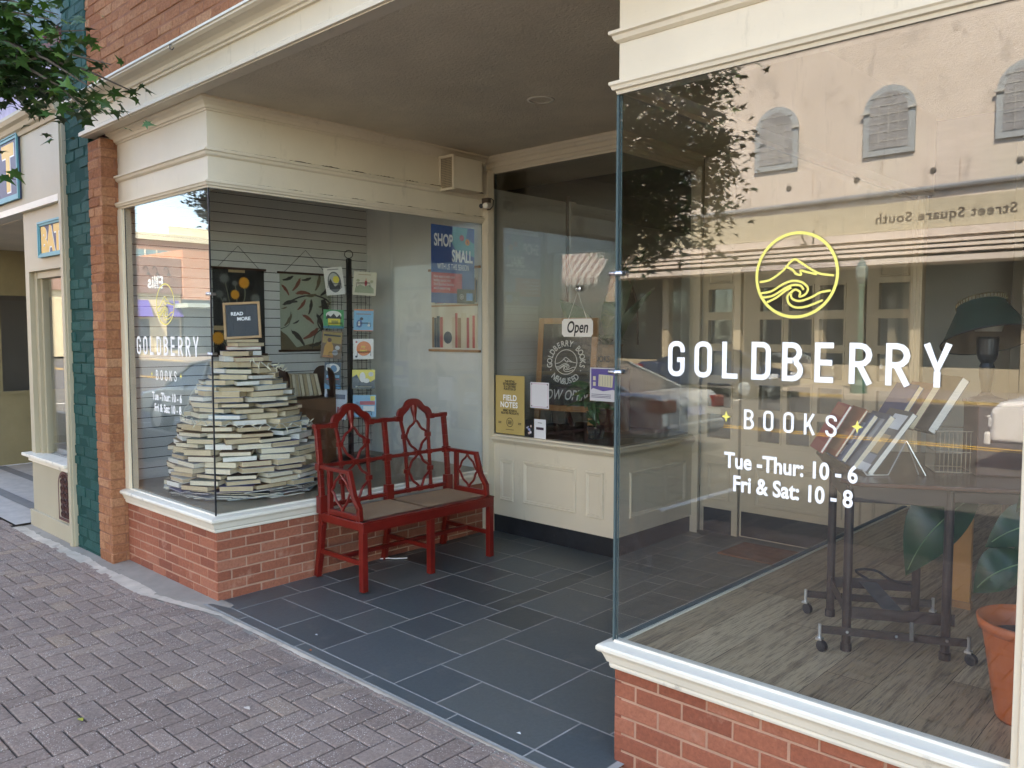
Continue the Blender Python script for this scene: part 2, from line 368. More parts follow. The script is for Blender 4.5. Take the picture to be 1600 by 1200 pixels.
# ================================================================== SETTING
def gz(y): return -.03+.017*(y+.25) if y < -.25 else -.03      # sidewalk falls gently to the street
tag(MB().box(-250, 250, -250, 250, -1.2, -.9).build('ground', M['conc']), kind='structure')
mb = MB(); mb.box(-250, 250, -21.3, -4.1, -.9, -.25); road = tag(mb.build('road', M['asphalt']), kind='structure')
mb = MB()
for y in (-12.55, -12.85): mb.box(-250, 250, y-.045, y+.045, -.249, -.246)
tag(mb.build('yellow_centre_lines', M['yellow']), kind='structure')
mb = MB()
for i in range(-5, 8): mb.box(i*6.5-.05, i*6.5+.05, -6.6, -4.2, -.249, -.246); mb.box(i*6.5-.05, i*6.5+.05, -21, -18.7, -.249, -.246)
tag(mb.build('parking_lines', M['wline']), kind='structure')
tag(MB().box(-250, 250, -4.1, -3.94, -.9, -.10).build('kerb', M['conc'], bevel=.02), kind='structure')
tag(MB().box(-250, 250, -21.46, -21.3, -.9, -.10).build('kerb', M['conc'], bevel=.02), kind='structure')
mb = MB()
for i in range(-8, 9): mb.box(i*7-2.6, i*7+2.6, -21.297, -21.294, -.20, -.12)
tag(mb.build('yellow_kerb_paint', paint('worn_yellow', (.45, .33, .14), .8, .3, 6)), kind='structure')
tag(MB().box(-250, 250, -26, -21.46, -.9, -.105).build('far_pavement', M['conc']), kind='structure')
# near pavement: herringbone pavers, 2:1, module 10.5 cm
mb = MB(); mod = .1045; x0, y0 = .542, -1.383
def pav(xa, xb, ya, yb):
    cx, cy2 = (xa+xb)/2, (ya+yb)/2; mb.cur = random.random(); g = .0040; e = .0055; h = random.uniform(-.0016, .0016)
    ta, tb = random.uniform(-.006, .006), random.uniform(-.006, .006)
    Z = lambda x, y, d: gz(y)+h+d+(x-cx)*ta+(y-cy2)*tb
    g1 = g+random.uniform(0, .0012)
    o = [(xa+g1, ya+g), (xb-g, ya+g1), (xb-g1, yb-g), (xa+g, yb-g1)]; i = [(xa+g+e, ya+g+e), (xb-g-e, ya+g+e), (xb-g-e, yb-g-e), (xa+g+e, yb-g-e)]
    mb.add([(x, y, Z(x, y, -.02)) for x, y in o]+[(x, y, Z(x, y, -.0035)) for x, y in o]+[(x, y, Z(x, y, 0)) for x, y in i],
           [(8, 9, 10, 11)]+[(k, (k+1) % 4, 4+(k+1) % 4, 4+k) for k in range(4)]+[(4+k, 4+(k+1) % 4, 8+(k+1) % 4, 8+k) for k in range(4)])
def edge(x):   # irregular line where pavers meet the concrete strip
    return -.265+.0*x if x < -.55 else (-.265+(.155)*(x+.55)/.75 if x < .2 else -.105+.008*x)
for j in range(-28, 16):
    for i in range(-130, 50):
        k = (i-j) % 4; X = x0+(i+1)*mod; Y = y0+j*mod
        if X < -6.5 and Y < -2.2: continue
        if k == 0: a = (X, X+2*mod, Y, Y+mod)
        elif k == 3: a = (X, X+mod, Y, Y+2*mod)
        else: continue
        lim = edge((a[0]+a[1])/2)
        if a[3] > lim+.045:
            if a[2] > lim-.03: continue
            a = (a[0], a[1], a[2], lim)
        if a[0] < -14 or a[0] > 6.5: continue
        pav(*a)
mb.cur = .5
tag(mb.build('brick_pavement', M['paver']), kind='structure')
mb = MB(); mb.sweep([(-60, 0), (60, 0)], [(3.94, -.9), (3.94, gz(-3.94)-.012), (.05, -.040), (.05, -.9)]); tag(mb.build('pavement_bed', M['sand']), kind='structure')
# concrete slab by the left wall and white cement strip
mb = MB(); mb.add([(-3.3, -.27, -.034), (-.55, -.27, -.034), (.2, -.112, -.033), (.16, .03, -.012), (-3.3, .03, -.012)], [(0, 1, 2, 3, 4)])
tag(mb.build('concrete_threshold', M['conc']), kind='structure')
mb = MB(); mb.add([(-3.3, -.30, -.0385), (-.55, -.30, -.0385), (.2, -.15, -.0365), (3.3, -.13, -.0365), (3.3, -.03, -.027), (-3.3, -.03, -.027)], [(0, 1, 2, 3, 4, 5)]); tag(mb.build('threshold_bed', M['conc']), kind='structure')
mb = MB(); n = 420; up = []; lo = []
for i in range(n+1):
    x = -3.3+(6.6)*i/n; e = edge(x)
    wd = .05 if x > .1 else (.045 if x > -.5 else .075)
    if -1.1 < x < -.55: wd = .12
    wob = .010*math.sin(x*3.1+1)+.007*math.sin(x*9.7)+.004*math.sin(x*31)
    lo.append((x, e-.008+wob*.35+random.uniform(-.004, .003), -.0295)); up.append((x, e+wd+wob+random.uniform(-.006, .006), -.0265 if x < .2 else -.022))
mb.add(lo+up, [(i, i+1, n+2+i, n+1+i) for i in range(n)]); tag(mb.build('cement_strip', M['cement']), kind='structure')
# slate floor: ashlar of random sizes in units of 15.7 cm
mb = MB(); U_ = .1572; occ = {}; ox, oy = .085-U_, .0
def slz(y): return -.018+.012*max(y, -.1)
rs = random.Random(11); fixed = {(7, 0): (3, 2), (10, 0): (4, 2), (1, 1): (6, 2), (14, 0): (4, 2), (7, 2): (3, 1)}
for j in range(-1, 25):
    for i in range(-1, 23):
        if (i, j) in occ: continue
        if (i, j) in fixed: wv, hv = fixed[(i, j)]
        elif j == -1: wv, hv = rs.choice([(3, 1), (4, 1)])
        else: wv, hv = rs.choice([(4, 3), (4, 2), (3, 2), (3, 3), (2, 2), (3, 2), (4, 3), (2, 1), (3, 2)])
        while any((i+a, j) in occ for a in range(wv)): wv -= 1
        hv2 = hv
        while any((i+a, j+b) in occ for a in range(wv) for b in range(hv2)): hv2 -= 1
        for a in range(wv):
            for b in range(hv2): occ[(i+a, j+b)] = 1
        xa, xb = ox+i*U_, ox+(i+wv)*U_; ya, yb = oy+j*U_, oy+(j+hv2)*U_
        if j == -1: ya = -.078+.004*rs.random()
        xa, xb = max(xa, -.0), min(xb, 3.07)
        if xb-xa < .02: continue
        mb.cur = rs.random(); g = .0052; h = rs.uniform(-.0006, .0006)
        q = [(xa+g, ya+g), (xb-g, ya+g), (xb-g, yb-g), (xa+g, yb-g)]
        mb.add([(x, y, slz(y)+h) for x, y in q]+[(x, y, slz(y)-.01) for x, y in q], [(0, 1, 2, 3)]+[(4+k, 4+(k+1) % 4, (k+1) % 4, k) for k in range(4)])
tag(mb.build('slate_floor', M['slate']), kind='structure')
mb = MB(); mb.add([(-.02, -.09, slz(-.09)-.0012), (3.1, -.09, slz(-.09)-.0012), (3.1, 3.75, slz(3.75)-.0012), (-.02, 3.75, slz(3.75)-.0012)], [(0, 1, 2, 3)])
tag(mb.build('grout_bed', M['grout']), kind='structure')

# ================================================================== BOOKSHOP BUILDING
XL, XR, YR, YB, XB, YD = -1.31, 3.057, .15, 2.5, 1.342, 3.70
ZS, ZH, ZM, ZC = .545, 2.64, 2.86, 3.194
shop = thing('shop_building', 'cream and red brick bookshop front with deep recessed entry between two corner display windows', 'shop', (0, 0, 0))
def P(name, mb, m, **k): return mb.build(name, m, shop, **k)
# brick
mb = MB(); bricks(mb, (-1.41, 0, 0), X_, -Y_, 1.41, -.09, .44)
bricks(mb, (0, 0, 0), Y_, X_, 2.44, -.09, .44, half=1); P('brick_base', mb, [M['brick'], M['mortar']])
mb = MB(); bricks(mb, (3.045, .165, 0), X_, -Y_, 3.6, -.09, .385, course=.072); bricks(mb, (3.045, 3.6, 0), -Y_, -X_, 3.435, -.09, .385, half=1); P('brick_base', mb, [M['brick'], M['mortar']])
mb = MB(); kw = dict(course=.0705, L=.2, gap=.009, rough=.004)
bricks(mb, (-1.66, -.12, 0), X_, -Y_, .255, -.06, 3.15, **kw); bricks(mb, (-1.405, -.12, 0), Y_, X_, .19, -.06, 3.15, half=1, **kw)
P('brick_pier', mb, [M['obrick'], M['omortar']])
mb = MB(); bricks(mb, (-1.70, -.10, 0), X_, -Y_, 8.4, 3.44, 9.2, course=.0705, L=.2, gap=.010, rough=.004)
P('upper_wall', mb, [M['obrick'], M['omortar']])
# beam across the whole front
bp = [(.072, 3.26), (.072, 3.188), (.152, 3.188), (.152, 3.192), (.168, 3.196), (.168, 3.218), (.160, 3.228), (.146, 3.231), (.134, 3.237), (.134, 3.352), (.150, 3.354), (.152, 3.366), (.166, 3.370), (.166, 3.378),
      (.172, 3.392), (.190, 3.406), (.222, 3.412), (.236, 3.413), (.254, 3.424), (.254, 3.444), (.10, 3.478), (.0, 3.478), (.0, 3.26)]
mb = MB(); mb.sweep([(-1.522, .10), (-1.522, 0), (7.0, 0)], bp); P('beam', mb, M['cream'])
P('beam_flashing', MB().sweep([(-1.522, 0), (7.0, 0)], [(.10, 3.479), (.255, 3.446), (.262, 3.438), (.262, 3.452), (.10, 3.492)]), M['white'])
for hx in (-1.254, .10, 1.4): P('hook', MB().tube([(hx, -.25, 3.43), (hx, -.268, 3.425), (hx+.01, -.272, 3.40), (hx+.025, -.265, 3.392), (hx+.04, -.262, 3.402)], .003, 6), M['black'])
# header boxes
def header(path, dz=0, name='header'):
    mb = MB(); mb.sweep(path, [(0, 2.66+dz), (0, 3.2), (-.12, 3.2), (-.12, 2.66+dz)])
    mb.sweep(path, [(-.02, ZH+dz), (.006, ZH+dz), (.010, ZH+.012+dz), (.020, ZH+.016+dz), (.024, ZH+.028+dz), (.030, ZH+.034+dz), (.030, ZH+.046+dz), (.003, ZH+.052+dz), (-.02, ZH+.052+dz)])
    m_ = ZM+dz*.5
    mb.sweep(path, [(-.01, m_-.022), (.004, m_-.022), (.016, m_-.012), (.022, m_+.004), (.032, m_+.010), (.032, m_+.022), (.012, m_+.028), (-.01, m_+.028)])
    mb.sweep(path, [(-.01, 3.118), (.008, 3.118), (.012, 3.128), (.022, 3.132), (.028, 3.148), (.044, 3.168), (.058, 3.176), (.068, 3.180), (.068, 3.199), (-.01, 3.199)])
    return P(name, mb, M['cream'])
header([(-1.44, 0), (0, 0), (0, 2.44)])
header([(3.057, 3.64), (3.057, YR), (7.0, YR)], .01)
P('ceiling', MB().box(-1.45, 7, -.09, 3.75, ZC, 3.30), M['ceil'])
rg = random.Random(2)
for z_g, x_g, y0_g, top in ((2.8885, .024, .10, .0065), (2.6925, .026, .05, .004)):
    mb = MB(); n_g = 160; vs = []
    for i in range(n_g+1):
        y = y0_g+(2.42-y0_g)*i/n_g; h_ = max(.0006, top*(.5+.5*math.sin(i*.37)+rg.uniform(-.5, .5))*min(1, .25+i/70)); vs += [(x_g, y, z_g), (x_g-.004, y, z_g+h_)]
    mb.add(vs, [(2*i, 2*i+2, 2*i+3, 2*i+1) for i in range(n_g)])
    P('grime', mb, paint('ledge_grime', (.075, .05, .03), .9, .3))
dl = thing('downlight', None, None); dl.parent = shop; dl.location = (1.493, 1.468, ZC)
MB().lathe((0, 0, -.006), [(.072, -.001), (.086, .0), (.088, .004), (.084, .006), (.070, .006)], 28, capb=False, capt=False).build('trim_ring', M['white'], dl, local=True, smooth=True)
MB().lathe((0, 0, -.004), [(.072, .0), (.066, .07), (.0601, .075)], 28, capb=False).build('baffle', M['white'], dl, local=True, smooth=True)
# sills
def sill(path, z, name='sill'):
    mb = MB(); mb.sweep(path, [(-.03, z-.11), (.012, z-.11), (.016, z-.100), (.016, z-.088), (.024, z-.082), (.034, z-.055), (.040, z-.044), (.050, z-.040), (.056, z-.032), (.056, z-.020), (.050, z-.012), (0.004, z-.003), (0.002, z+.006), (-.03, z+.006)])
    return P(name, mb, M['white'], bevel=.0015)
sill([(-1.44, 0), (0, 0), (0, 2.44)], ZS); sill([(3.057, 3.62), (3.057, YR), (7.0, YR)], .487)
# left window jamb, corner post at back
P('window_jamb', MB().box(-1.44, -1.335, -.012, .05, ZS, ZH).box(-1.335, -1.31, .004, .05, ZS, ZH), M['cream'], bevel=.002)
# ---- panes
def pane(mb, O, U, wdt, z0, z1, N, th=.008):
    """thin glass slab: faces material 0, edges material 1"""
    O, U, N = Vector((O[0], O[1], 0)), Vector(U), Vector(N)
    a = [O+Z_*z0, O+U*wdt+Z_*z0, O+U*wdt+Z_*z1, O+Z_*z1]; b = [p-N*th for p in a]
    mb.add(a+b, [(0, 1, 2, 3)], 0); mb.add(a+b, [(7, 6, 5, 4)], 0); mb.add(a+b, [(k, (k+1) % 4, 4+(k+1) % 4, 4+k) for k in range(4)], 1); return mb
G2 = [M['glass'], M['glassE']]
def window(name, O, U, wdt, z0, z1, N): return P(name, pane(MB(), O, U, wdt, z0, z1, N), G2)
wl = window('window_pane', (XL, 0), X_, -XL-.002, ZS, ZH, -Y_)
window('window_pane', (0, .001), Y_, 2.42, ZS, ZH, X_)
wr = window('window_pane', (XR+.001, YR), X_, 1.402, .487, 2.65, -Y_)
window('window_pane', (XR, YR+.012), Y_, 3.48, .487, 2.65, -X_)
window('window_pane', (4.62, YR), X_, 1.5, .487, 2.65, -Y_)
P('seam', MB().box(-.004, .004, -.004, .004, ZS, ZH), M['black'])
P('seam', MB().box(XR-.010, XR-.001, YR-.002, YR+.009, .487, 2.65), M['glassE'])
for c, zz in (((0, 0), (1.972, 1.592)), ((XR, YR), (1.962, 1.575))):
    for z in zz:
        mb = MB(); mb.lathe((c[0]-.03, c[1]-.012, z), [(.0, 0), (.009, .001), (.009, .058), (.0, .06)], 12, ax=(1, 0, 0)); mb.lathe((c[0]+.008, c[1]-.03, z), [(.0, 0), (.009, .001), (.009, .058), (0, .06)], 12, ax=(0, 1, 0)); P('glass_clip', mb, M['chrome'], smooth=True)
P('window_post', MB().box(4.460, 4.620, YR-.035, YR+.05, .475, 2.66).box(4.48, 4.60, YR-.045, YR-.035, .475, 2.66), M['cream'], bevel=.003)
P('window_post', MB().box(6.12, 7.0, YR-.035, YR+.05, .30, 2.66), M['cream'], bevel=.003)
P('track', MB().box(XR-.012, XR+.018, YR+.03, 3.63, .480, .498), M['glassE'], bevel=.002)
# ---- back bulkhead of the entry (plane y=2.5) and its return
def moulded(mb, O, U, N, u0, u1, z0, z1, wd=.034):
    """raised frame moulding around a panel"""
    O, U, N = Vector(O), Vector(U), Vector(N); prof = [(0, 0), (.004, .010), (.012, .012), (.020, .006), (.026, .008), (wd, .002), (wd, 0)]
    cs = [(u0, z0), (u1, z0), (u1, z1), (u0, z1)]; sg = [(1, 1), (-1, 1), (-1, -1), (1, -1)]; vs = []
    for (u, z), (su, sv) in zip(cs, sg):
        for d, h in prof: vs.append(O+U*(u+su*d)+Z_*(z+sv*d)+N*(h+.0015))
    K = len(prof); mb.add(vs, [(c*K+k, ((c+1) % 4)*K+k, ((c+1) % 4)*K+k+1, c*K+k+1) for c in range(4) for k in range(K-1)])
mb = MB(); mb.box(0.0, XB, YB, YB+.06, .163, .80); mb.box(XB-.06, XB, YB+.06, 3.64, .163, .80)
for a in ((.135, .293, .295, .652), (.403, .967, .30, .657), (1.06, 1.235, .29, .655)): moulded(mb, (0, YB, 0), X_, -Y_, *a)
moulded(mb, (XB, 0, 0), Y_, X_, 2.685, 3.49, .29, .65)
P('bulkhead', mb, M['cream'])
P('bulkhead_base', MB().box(0.0, XB-.012, YB+.014, YB+.06, -.02, .163).box(XB-.05, XB-.012, YB+.06, 3.64, -.02, .163), M['kick'])
pth = [(0.0, YB), (XB, YB), (XB, 3.64)]
mb = MB(); mb.sweep(pth, [(-.05, .775), (.004, .775), (.010, .790), (.022, .797), (.034, .812), (.044, .820), (.044, .834), (.030, .842), (.012, .846), (.010, .858), (-.02, .860), (-.05, .860)]); P('bulkhead_sill', mb, M['cream'])
mb = MB(); mb.sweep([(0.0, YB), (XB, YB), (XB, 3.64)], [(-.05, 3.06), (0.0, 3.06), (.006, 3.075), (.014, 3.08), (.016, 3.10), (.028, 3.108), (.03, 3.14), (.044, 3.15), (.05, 3.165), (.062, 3.175), (.066, 3.196), (-.05, 3.196)]); P('head_moulding', mb, M['cream'])
mb = MB(); mb.box(0.0, .062, 2.43, 2.50, -.01, 3.08)
for q in range(3): mb.box(.008+q*.019, .019+q*.019, 2.424, 2.43, 0, 3.06)
mb.box(.001, .007, 2.415, 2.43, -.01, 3.06); P('corner_post', mb, M['cream'], bevel=.002)
window('window_pane', (.062, YB+.02), X_, XB-.066, .861, 3.06, -Y_)
window('window_pane', (XB-.004, YB+.03), Y_, 3.60-YB-.03, .861, 3.06, X_)
P('corner_post', MB().box(XB-.012, XB+.0, YB+.0, YB+.016, .861, 3.06), M['black'])
# ---- door wall (plane y=3.7)
mb = MB(); mb.box(1.30, 1.36, 3.60, 3.70, -.01, 3.19)
for q in range(4): mb.box(1.36, 1.364, 3.61+q*.022, 3.621+q*.022, 0, 3.10)
mb.box(1.302, 1.40, 3.595, 3.60, 0, 3.1); P('pilaster', mb, M['cream'], bevel=.002); mb = MB(); mb.box(3.045, 3.125, 3.62, 3.70, .0, 3.19)
for q in range(3): mb.box(3.052+q*.024, 3.064+q*.024, 3.613, 3.62, 0, 3.1)
P('pilaster', mb, M['taupe'] if 0 else M['cream'], bevel=.002)
mb = MB(); mb.box(1.364, 3.045, YD, YD+.06, 2.26, 3.19); P('transom_wall', mb, M['cream'])
ROWS = [(1.895, 2.085), (1.632, 1.829), (1.368, 1.571), (1.102, 1.300), (.837, 1.040)]
def grid_frame(mb, x0, x1, z0, z1, cols, rows, y, d=.045):
    """solid leaf with rectangular openings"""
    zs = [z0]
    for a, b in sorted(rows): zs += [a, b]
    zs.append(z1); xs = [x0]
    for a, b in cols: xs += [a, b]
    xs.append(x1)
    for i in range(len(zs)-1):
        if i % 2 == 0: mb.box(x0, x1, y, y+d, zs[i], zs[i+1])
        else:
            for j in range(0, len(xs)-1, 2): mb.box(xs[j], xs[j+1], y, y+d, zs[i], zs[i+1])
    for a, b in cols:
        for c, e in rows:
            for q in ((a-.014, b+.014, c-.014, c), (a-.014, b+.014, e, e+.014), (a-.014, a, c, e), (b, b+.014, c, e)): mb.box(q[0], q[1], y-.008, y-.0005, q[2], q[3])
def sidelight(x0, x1, g0, g1, sub):
    s = thing('sidelight', None, None, (0, 0, 0)); s.parent = shop
    mb = MB(); grid_frame(mb, x0, x1, 0, 2.26, [(g0, g1)], ROWS, YD); moulded(mb, (0, YD, 0), X_, -Y_, x0+.07, x1-.07, .31, .63, .03); moulded(mb, (0, YD, 0), X_, -Y_, g0, g1, 2.13, 2.24, .02)
    mb.build('frame', M['cream'], s)
    MB().box(g0-.02, g1+.02, YD-.006, YD-.001, .02, .236).build('kick_plate', M['kick'], s)
    for a, b in ROWS: pane(MB(), (g0, YD+.02), X_, g1-g0, a, b, -Y_, .004).build('pane', G2, s)
sidelight(1.364, 1.715, 1.425, 1.644, None); sidelight(2.725, 3.045, 2.812, 3.02, None)
door = thing('door', None, None, (0, 0, 0)); door.parent = shop
mb = MB(); cols = [(1.885, 2.068), (2.126, 2.312), (2.370, 2.555)]; grid_frame(mb, 1.732, 2.704, .03, 2.215, cols, ROWS, YD+.012)
moulded(mb, (0, YD+.012, 0), X_, -Y_, 1.86, 2.58, .30, .64, .04); mb.build('leaf', M['cream'], door)
MB().box(1.75, 2.69, YD+.004, YD+.0105, .04, .243).build('kick_plate', M['kick'], door)
mb = MB(); mb.box(2.60, 2.66, YD+.000, YD+.011, .92, 1.14); mb.tube([(2.63, YD-.0, .96), (2.63, YD-.06, .97), (2.63, YD-.065, 1.03), (2.63, YD-.06, 1.09), (2.63, YD, 1.10)], .009, 8); mb.build('handle', M['chrome'], door)
for a, b in ROWS:
    for c, e in cols: pane(MB(), (c, YD+.035), X_, e-c, a, b, -Y_, .004).build('pane', G2, door)
mb = MB(); mb.box(1.72, 2.72, YD-.02, YD+.0, 2.218, 2.242); P('door_head', mb, M['black']); P('threshold', MB().box(1.40, 3.04, YD-.10, YD, -.01, .024), M['chrome'] if 0 else M['conc'], bevel=.006)
# ---- interior shells
P('display_floor', MB().box(-1.64, -.02, .04, 2.44, .50, .552), paint('beige_display_floor', (.30, .25, .18), .5, .1))
mb = MB(); mb.box(3.08, 9.2, .19, 8.9, .40, .478); P('subfloor', mb, M['dark'])
mb = MB(); pw = .18; rs = random.Random(3); ca, sa = math.cos(R(0)), math.sin(R(0))
i = 0; y = .19
for i in range(0, 34):
    xa = 3.08+i*pw; y = .19-rs.uniform(0, 1.1)
    while y < 8.8:
        yb = min(y+1.22, 8.8); mb.cur = rs.random(); g = .0009
        if yb > .19: mb.add([(xa+g, max(y, .19)+g, .486), (xa+pw-g, max(y, .19)+g, .486), (xa+pw-g, yb-g, .486), (xa+g, yb-g, .486)], [(0, 1, 2, 3)])
        y = yb
P('plank_floor', mb, M['plank'])
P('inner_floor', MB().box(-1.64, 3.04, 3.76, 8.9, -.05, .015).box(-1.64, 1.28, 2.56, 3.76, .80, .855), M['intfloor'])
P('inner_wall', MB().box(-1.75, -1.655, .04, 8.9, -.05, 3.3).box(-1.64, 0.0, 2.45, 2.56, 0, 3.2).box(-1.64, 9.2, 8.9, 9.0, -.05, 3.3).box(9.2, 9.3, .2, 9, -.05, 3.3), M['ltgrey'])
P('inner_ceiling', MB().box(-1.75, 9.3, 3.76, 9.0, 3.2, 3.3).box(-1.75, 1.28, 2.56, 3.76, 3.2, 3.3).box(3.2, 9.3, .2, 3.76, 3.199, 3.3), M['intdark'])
mb = MB(); mb.box(-.02, 3.4, 5.6, 5.7, 0, 2.55); mb.box(-.02, 3.4, 5.45, 5.70, 2.55, 2.78)
P('partition', mb, M['ltgrey'])
mb = MB(); mb.box(-.2, -.01, 2.56, 4.4, .85, 2.95); mb.box(.02, .045, 3.55, 3.62, .855, 2.95); P('side_wall', mb, M['intgrey'])
mb = MB(); mb.box(.005, .02, 3.52, 3.58, .855, 3.0); P('dark_trim', mb, M['dwood'])
# panelled partition seen behind the lamp
mb = MB(); mb.box(3.40, 9.1, 4.9, 4.96, .487, 3.2)
for q in range(14): mb.box(3.45+q*.42, 3.47+q*.42, 4.885, 4.90, .487, 3.1)
mb.box(3.40, 9.1, 4.875, 4.90, .487, .62); mb.box(3.40, 9.1, 4.875, 4.90, 2.6, 2.72)
P('panelled_partition', mb, M['intgrey'])
P('roof', MB().box(-1.70, 12, -.04, 9.3, 8.8, 8.95).box(-1.70, 12, 9.0, 9.3, -.05, 9.2).box(11.9, 12, -.05, 9.0, -.05, 9.2).box(-1.75, -1.70, .05, 9.0, 3.3, 9.2), M['intdark'])  # unseen roof and outer walls, added to keep sun out of the interior
P('parapet_backing', MB().box(-1.68, 12, -.055, .06, 3.2, 9.2), M['omortar'])
P('side_pier', MB().box(6.9, 12, -.02, .3, -.05, 3.2), M['cream'])
# slatwall
mb = MB(); z = .56
while z < 3.1: mb.box(-1.650, -1.640, .06, 2.449, z, z+.0745, 0); z += .081
mb.box(-1.654, -1.651, .06, 2.449, .56, 3.15, 1)
tag(mb.build('slatwall_panel', [M['slat'], M['dark']]), 'grey horizontally grooved slatwall panel lining the left display window', 'wall panel')

# ================================================================== LETTERING ON GLASS
def arc(cx, cy_, r, a0, a1, n=6): return [(cx+r*math.cos(R(a0+(a1-a0)*k/n)), cy_+r*math.sin(R(a0+(a1-a0)*k/n))) for k in range(n+1)]
def glyph(ch, w=.50, r=.20):
    """centre-line strokes in a w x 1 box: (points, closed)"""
    o = []
    if ch == 'G': o = [([(w, .72)]+arc(w-r, 1-r, r, 0, 90)+arc(r, 1-r, r, 90, 180)+arc(r, r, r, 180, 270)+arc(w-r, r, r, 270, 360)+[(w, .47), (.56*w, .47)], 0)]
    elif ch == 'O': o = [(arc(w-r, 1-r, r, 0, 90)+arc(r, 1-r, r, 90, 180)+arc(r, r, r, 180, 270)+arc(w-r, r, r, 270, 360), 1)]
    elif ch == 'L': o = [([(0, 1.08), (0, 0), (w*.98, 0)], 0)]
    elif ch == 'D': o = [([(0, 0), (0, 1)]+arc(w-r, 1-r, r, 90, 0)+arc(w-r, r, r, 0, -90), 1)]
    elif ch == 'B': q = .225; o = [([(0, 0), (0, 1)]+arc(w-q-.02, 1-q, q, 90, -60)+arc(w-q, q+.02, q+.02, 60, -90), 1), ([(.08, .535), (w-q, .535)], 0)]
    elif ch == 'E': o = [([(w, 1), (0, 1), (0, 0), (w, 0)], 0), ([(.08, .5), (w*.92, .5)], 0)]
    elif ch == 'R': q = .26; o = [([(0, -.08), (0, 1)]+arc(w-q, 1-q, q, 90, -90)+[(.08, 1-2*q)], 0), ([(w*.45, .45), (w*1.04, -.08)], 0)]
    elif ch == 'Y': o = [([(-.04, 1.08), (w/2, .40), (w+.04, 1.08)], 0), ([(w/2, .34), (w/2, -.08)], 0)]
    elif ch == 'K': o = [([(0, 1.08), (0, -.08)], 0), ([(w, 1.08), (.06, .36)], 0), ([(w*.38, .56), (w*1.04, -.08)], 0)]
    elif ch == 'S': o = [([(w, .76)]+arc(w-r, 1-r, r, 0, 90)+arc(r, 1-r, r, 90, 180)+[(.02, .68), (.12, .56), (w-.1, .45), (w-.01, .33)]+arc(w-r, r, r, 0, -90)+arc(r, r, r, 270, 180)+[(0, .24)], 0)]
    return o
def word(mb, tx, x0, x1, z0, z1, O, U, t=.15, mi=0, off=.0015, wd=.50):
    n = len(tx); H = (z1-z0); h = H/(1+t); s = h; gw = (wd+t)*s; step = ((x1-x0)-gw)/(n-1); k = 0
    for i, ch in enumerate(tx):
        for pts, cl in glyph(ch, wd):
            mb.ribbon([(x0+i*step+(x+t/2)*s, z0+(y+t/2)*s) for x, y in pts], t*s, O, U, Z_, off+.0002*(k % 3), mi, closed=bool(cl)); k += 1
LOGO = [[(-.93, -.13), (-.66, -.09), (-.34, .11), (-.14, .32), (-.02, .375), (.11, .30), (.39, .11), (.61, 0), (.93, -.05)],
        [(-.22, .20), (-.07, .12), (.0, .03), (.13, .0), (.12, .10), (.25, .065), (.52, -.01)],
        [(-.88, -.41), (-.61, -.37), (-.34, -.22), (-.09, -.14), (.16, -.18), (.31, -.33), (.25, -.47), (.11, -.52), (.12, -.42), (0, -.35), (-.10, -.43), (-.08, -.56), (.11, -.63), (.39, -.55), (.61, -.44), (.86, -.40)],
        [(-.84, -.52), (-.57, -.48), (-.28, -.32), (-.07, -.24), (.12, -.26), (.21, -.36)],
        [(-.72, -.64), (-.48, -.53), (-.25, -.37), (-.1, -.30)],
        [(-.04, -.36), (-.19, -.50), (-.15, -.68), (.02, -.78), (.30, -.76), (.68, -.62)]]
def logo(mb, cx, cz, r, O, U, t=.055, mi=0, off=.0015, nring=48):
    mb.ribbon([(cx+x*r, cz+z*r) for x, z in circ(1, nring)], t*r*1.15, O, U, Z_, off, mi, closed=True)
    for k, l in enumerate(LOGO): mb.ribbon([(cx+x*r*.99, cz+z*r*.99) for x, z in smooth(l, 5)], t*r*.85, O, U, Z_, off+.0002*(k+1), mi)
def star(mb, cx, cz, r, O, U, mi=0):
    p = []
    for k in range(16):
        a = 2*math.pi*k/16; d = {0: 1, 1: .52, 2: .38, 3: .52}[k % 4]; p.append((cx+r*d*math.cos(a)*.85, cz+r*d*math.sin(a)))
    mb.poly(p, O, U, Z_, .0016, mi)
def shop_lettering(dx, O, par):
    """dx shifts from the right-hand window's coordinates"""
    mb = MB(); word(mb, 'GOLDBERRY', 3.293+dx, 4.262+dx, 1.568, 1.699, O, X_, t=.165, wd=.47)
    mb.build('name_lettering', M['vinyl'], par)
    mb = MB(); word(mb, 'BOOKS', 3.606+dx, 3.932+dx, 1.393, 1.463, O, X_, t=.15, wd=.46); mb.build('books_lettering', M['vinyl'], par)
    mb = MB(); logo(mb, 3.783+dx, 1.922, .139, O, X_, t=.062); mb.build('logo', M['gold'], par)
    for sx in (3.537, 3.997): mb = MB(); star(mb, sx+dx, 1.432, .021, O, X_); mb.build('star', M['gold'], par)
    mb = MB(); mb.text('Tue -Thur: 10 - 6', .0775, Vector(O)+Vector((3.768+dx, 0, 1.251)), X_, Z_, .0015, bold=.028, xs=.86); mb.build('hours_lettering', M['vinyl'], par); mb = MB()
    mb.text('Fri & Sat: 10 - 8', .0775, Vector(O)+Vector((3.778+dx, 0, 1.170)), X_, Z_, .0015, bold=.028, xs=.86); mb.build('hours_lettering', M['vinyl'], par)
shop_lettering(0, (0, YR, 0), wr); shop_lettering(-4.443, (0, 0, 0), wl)

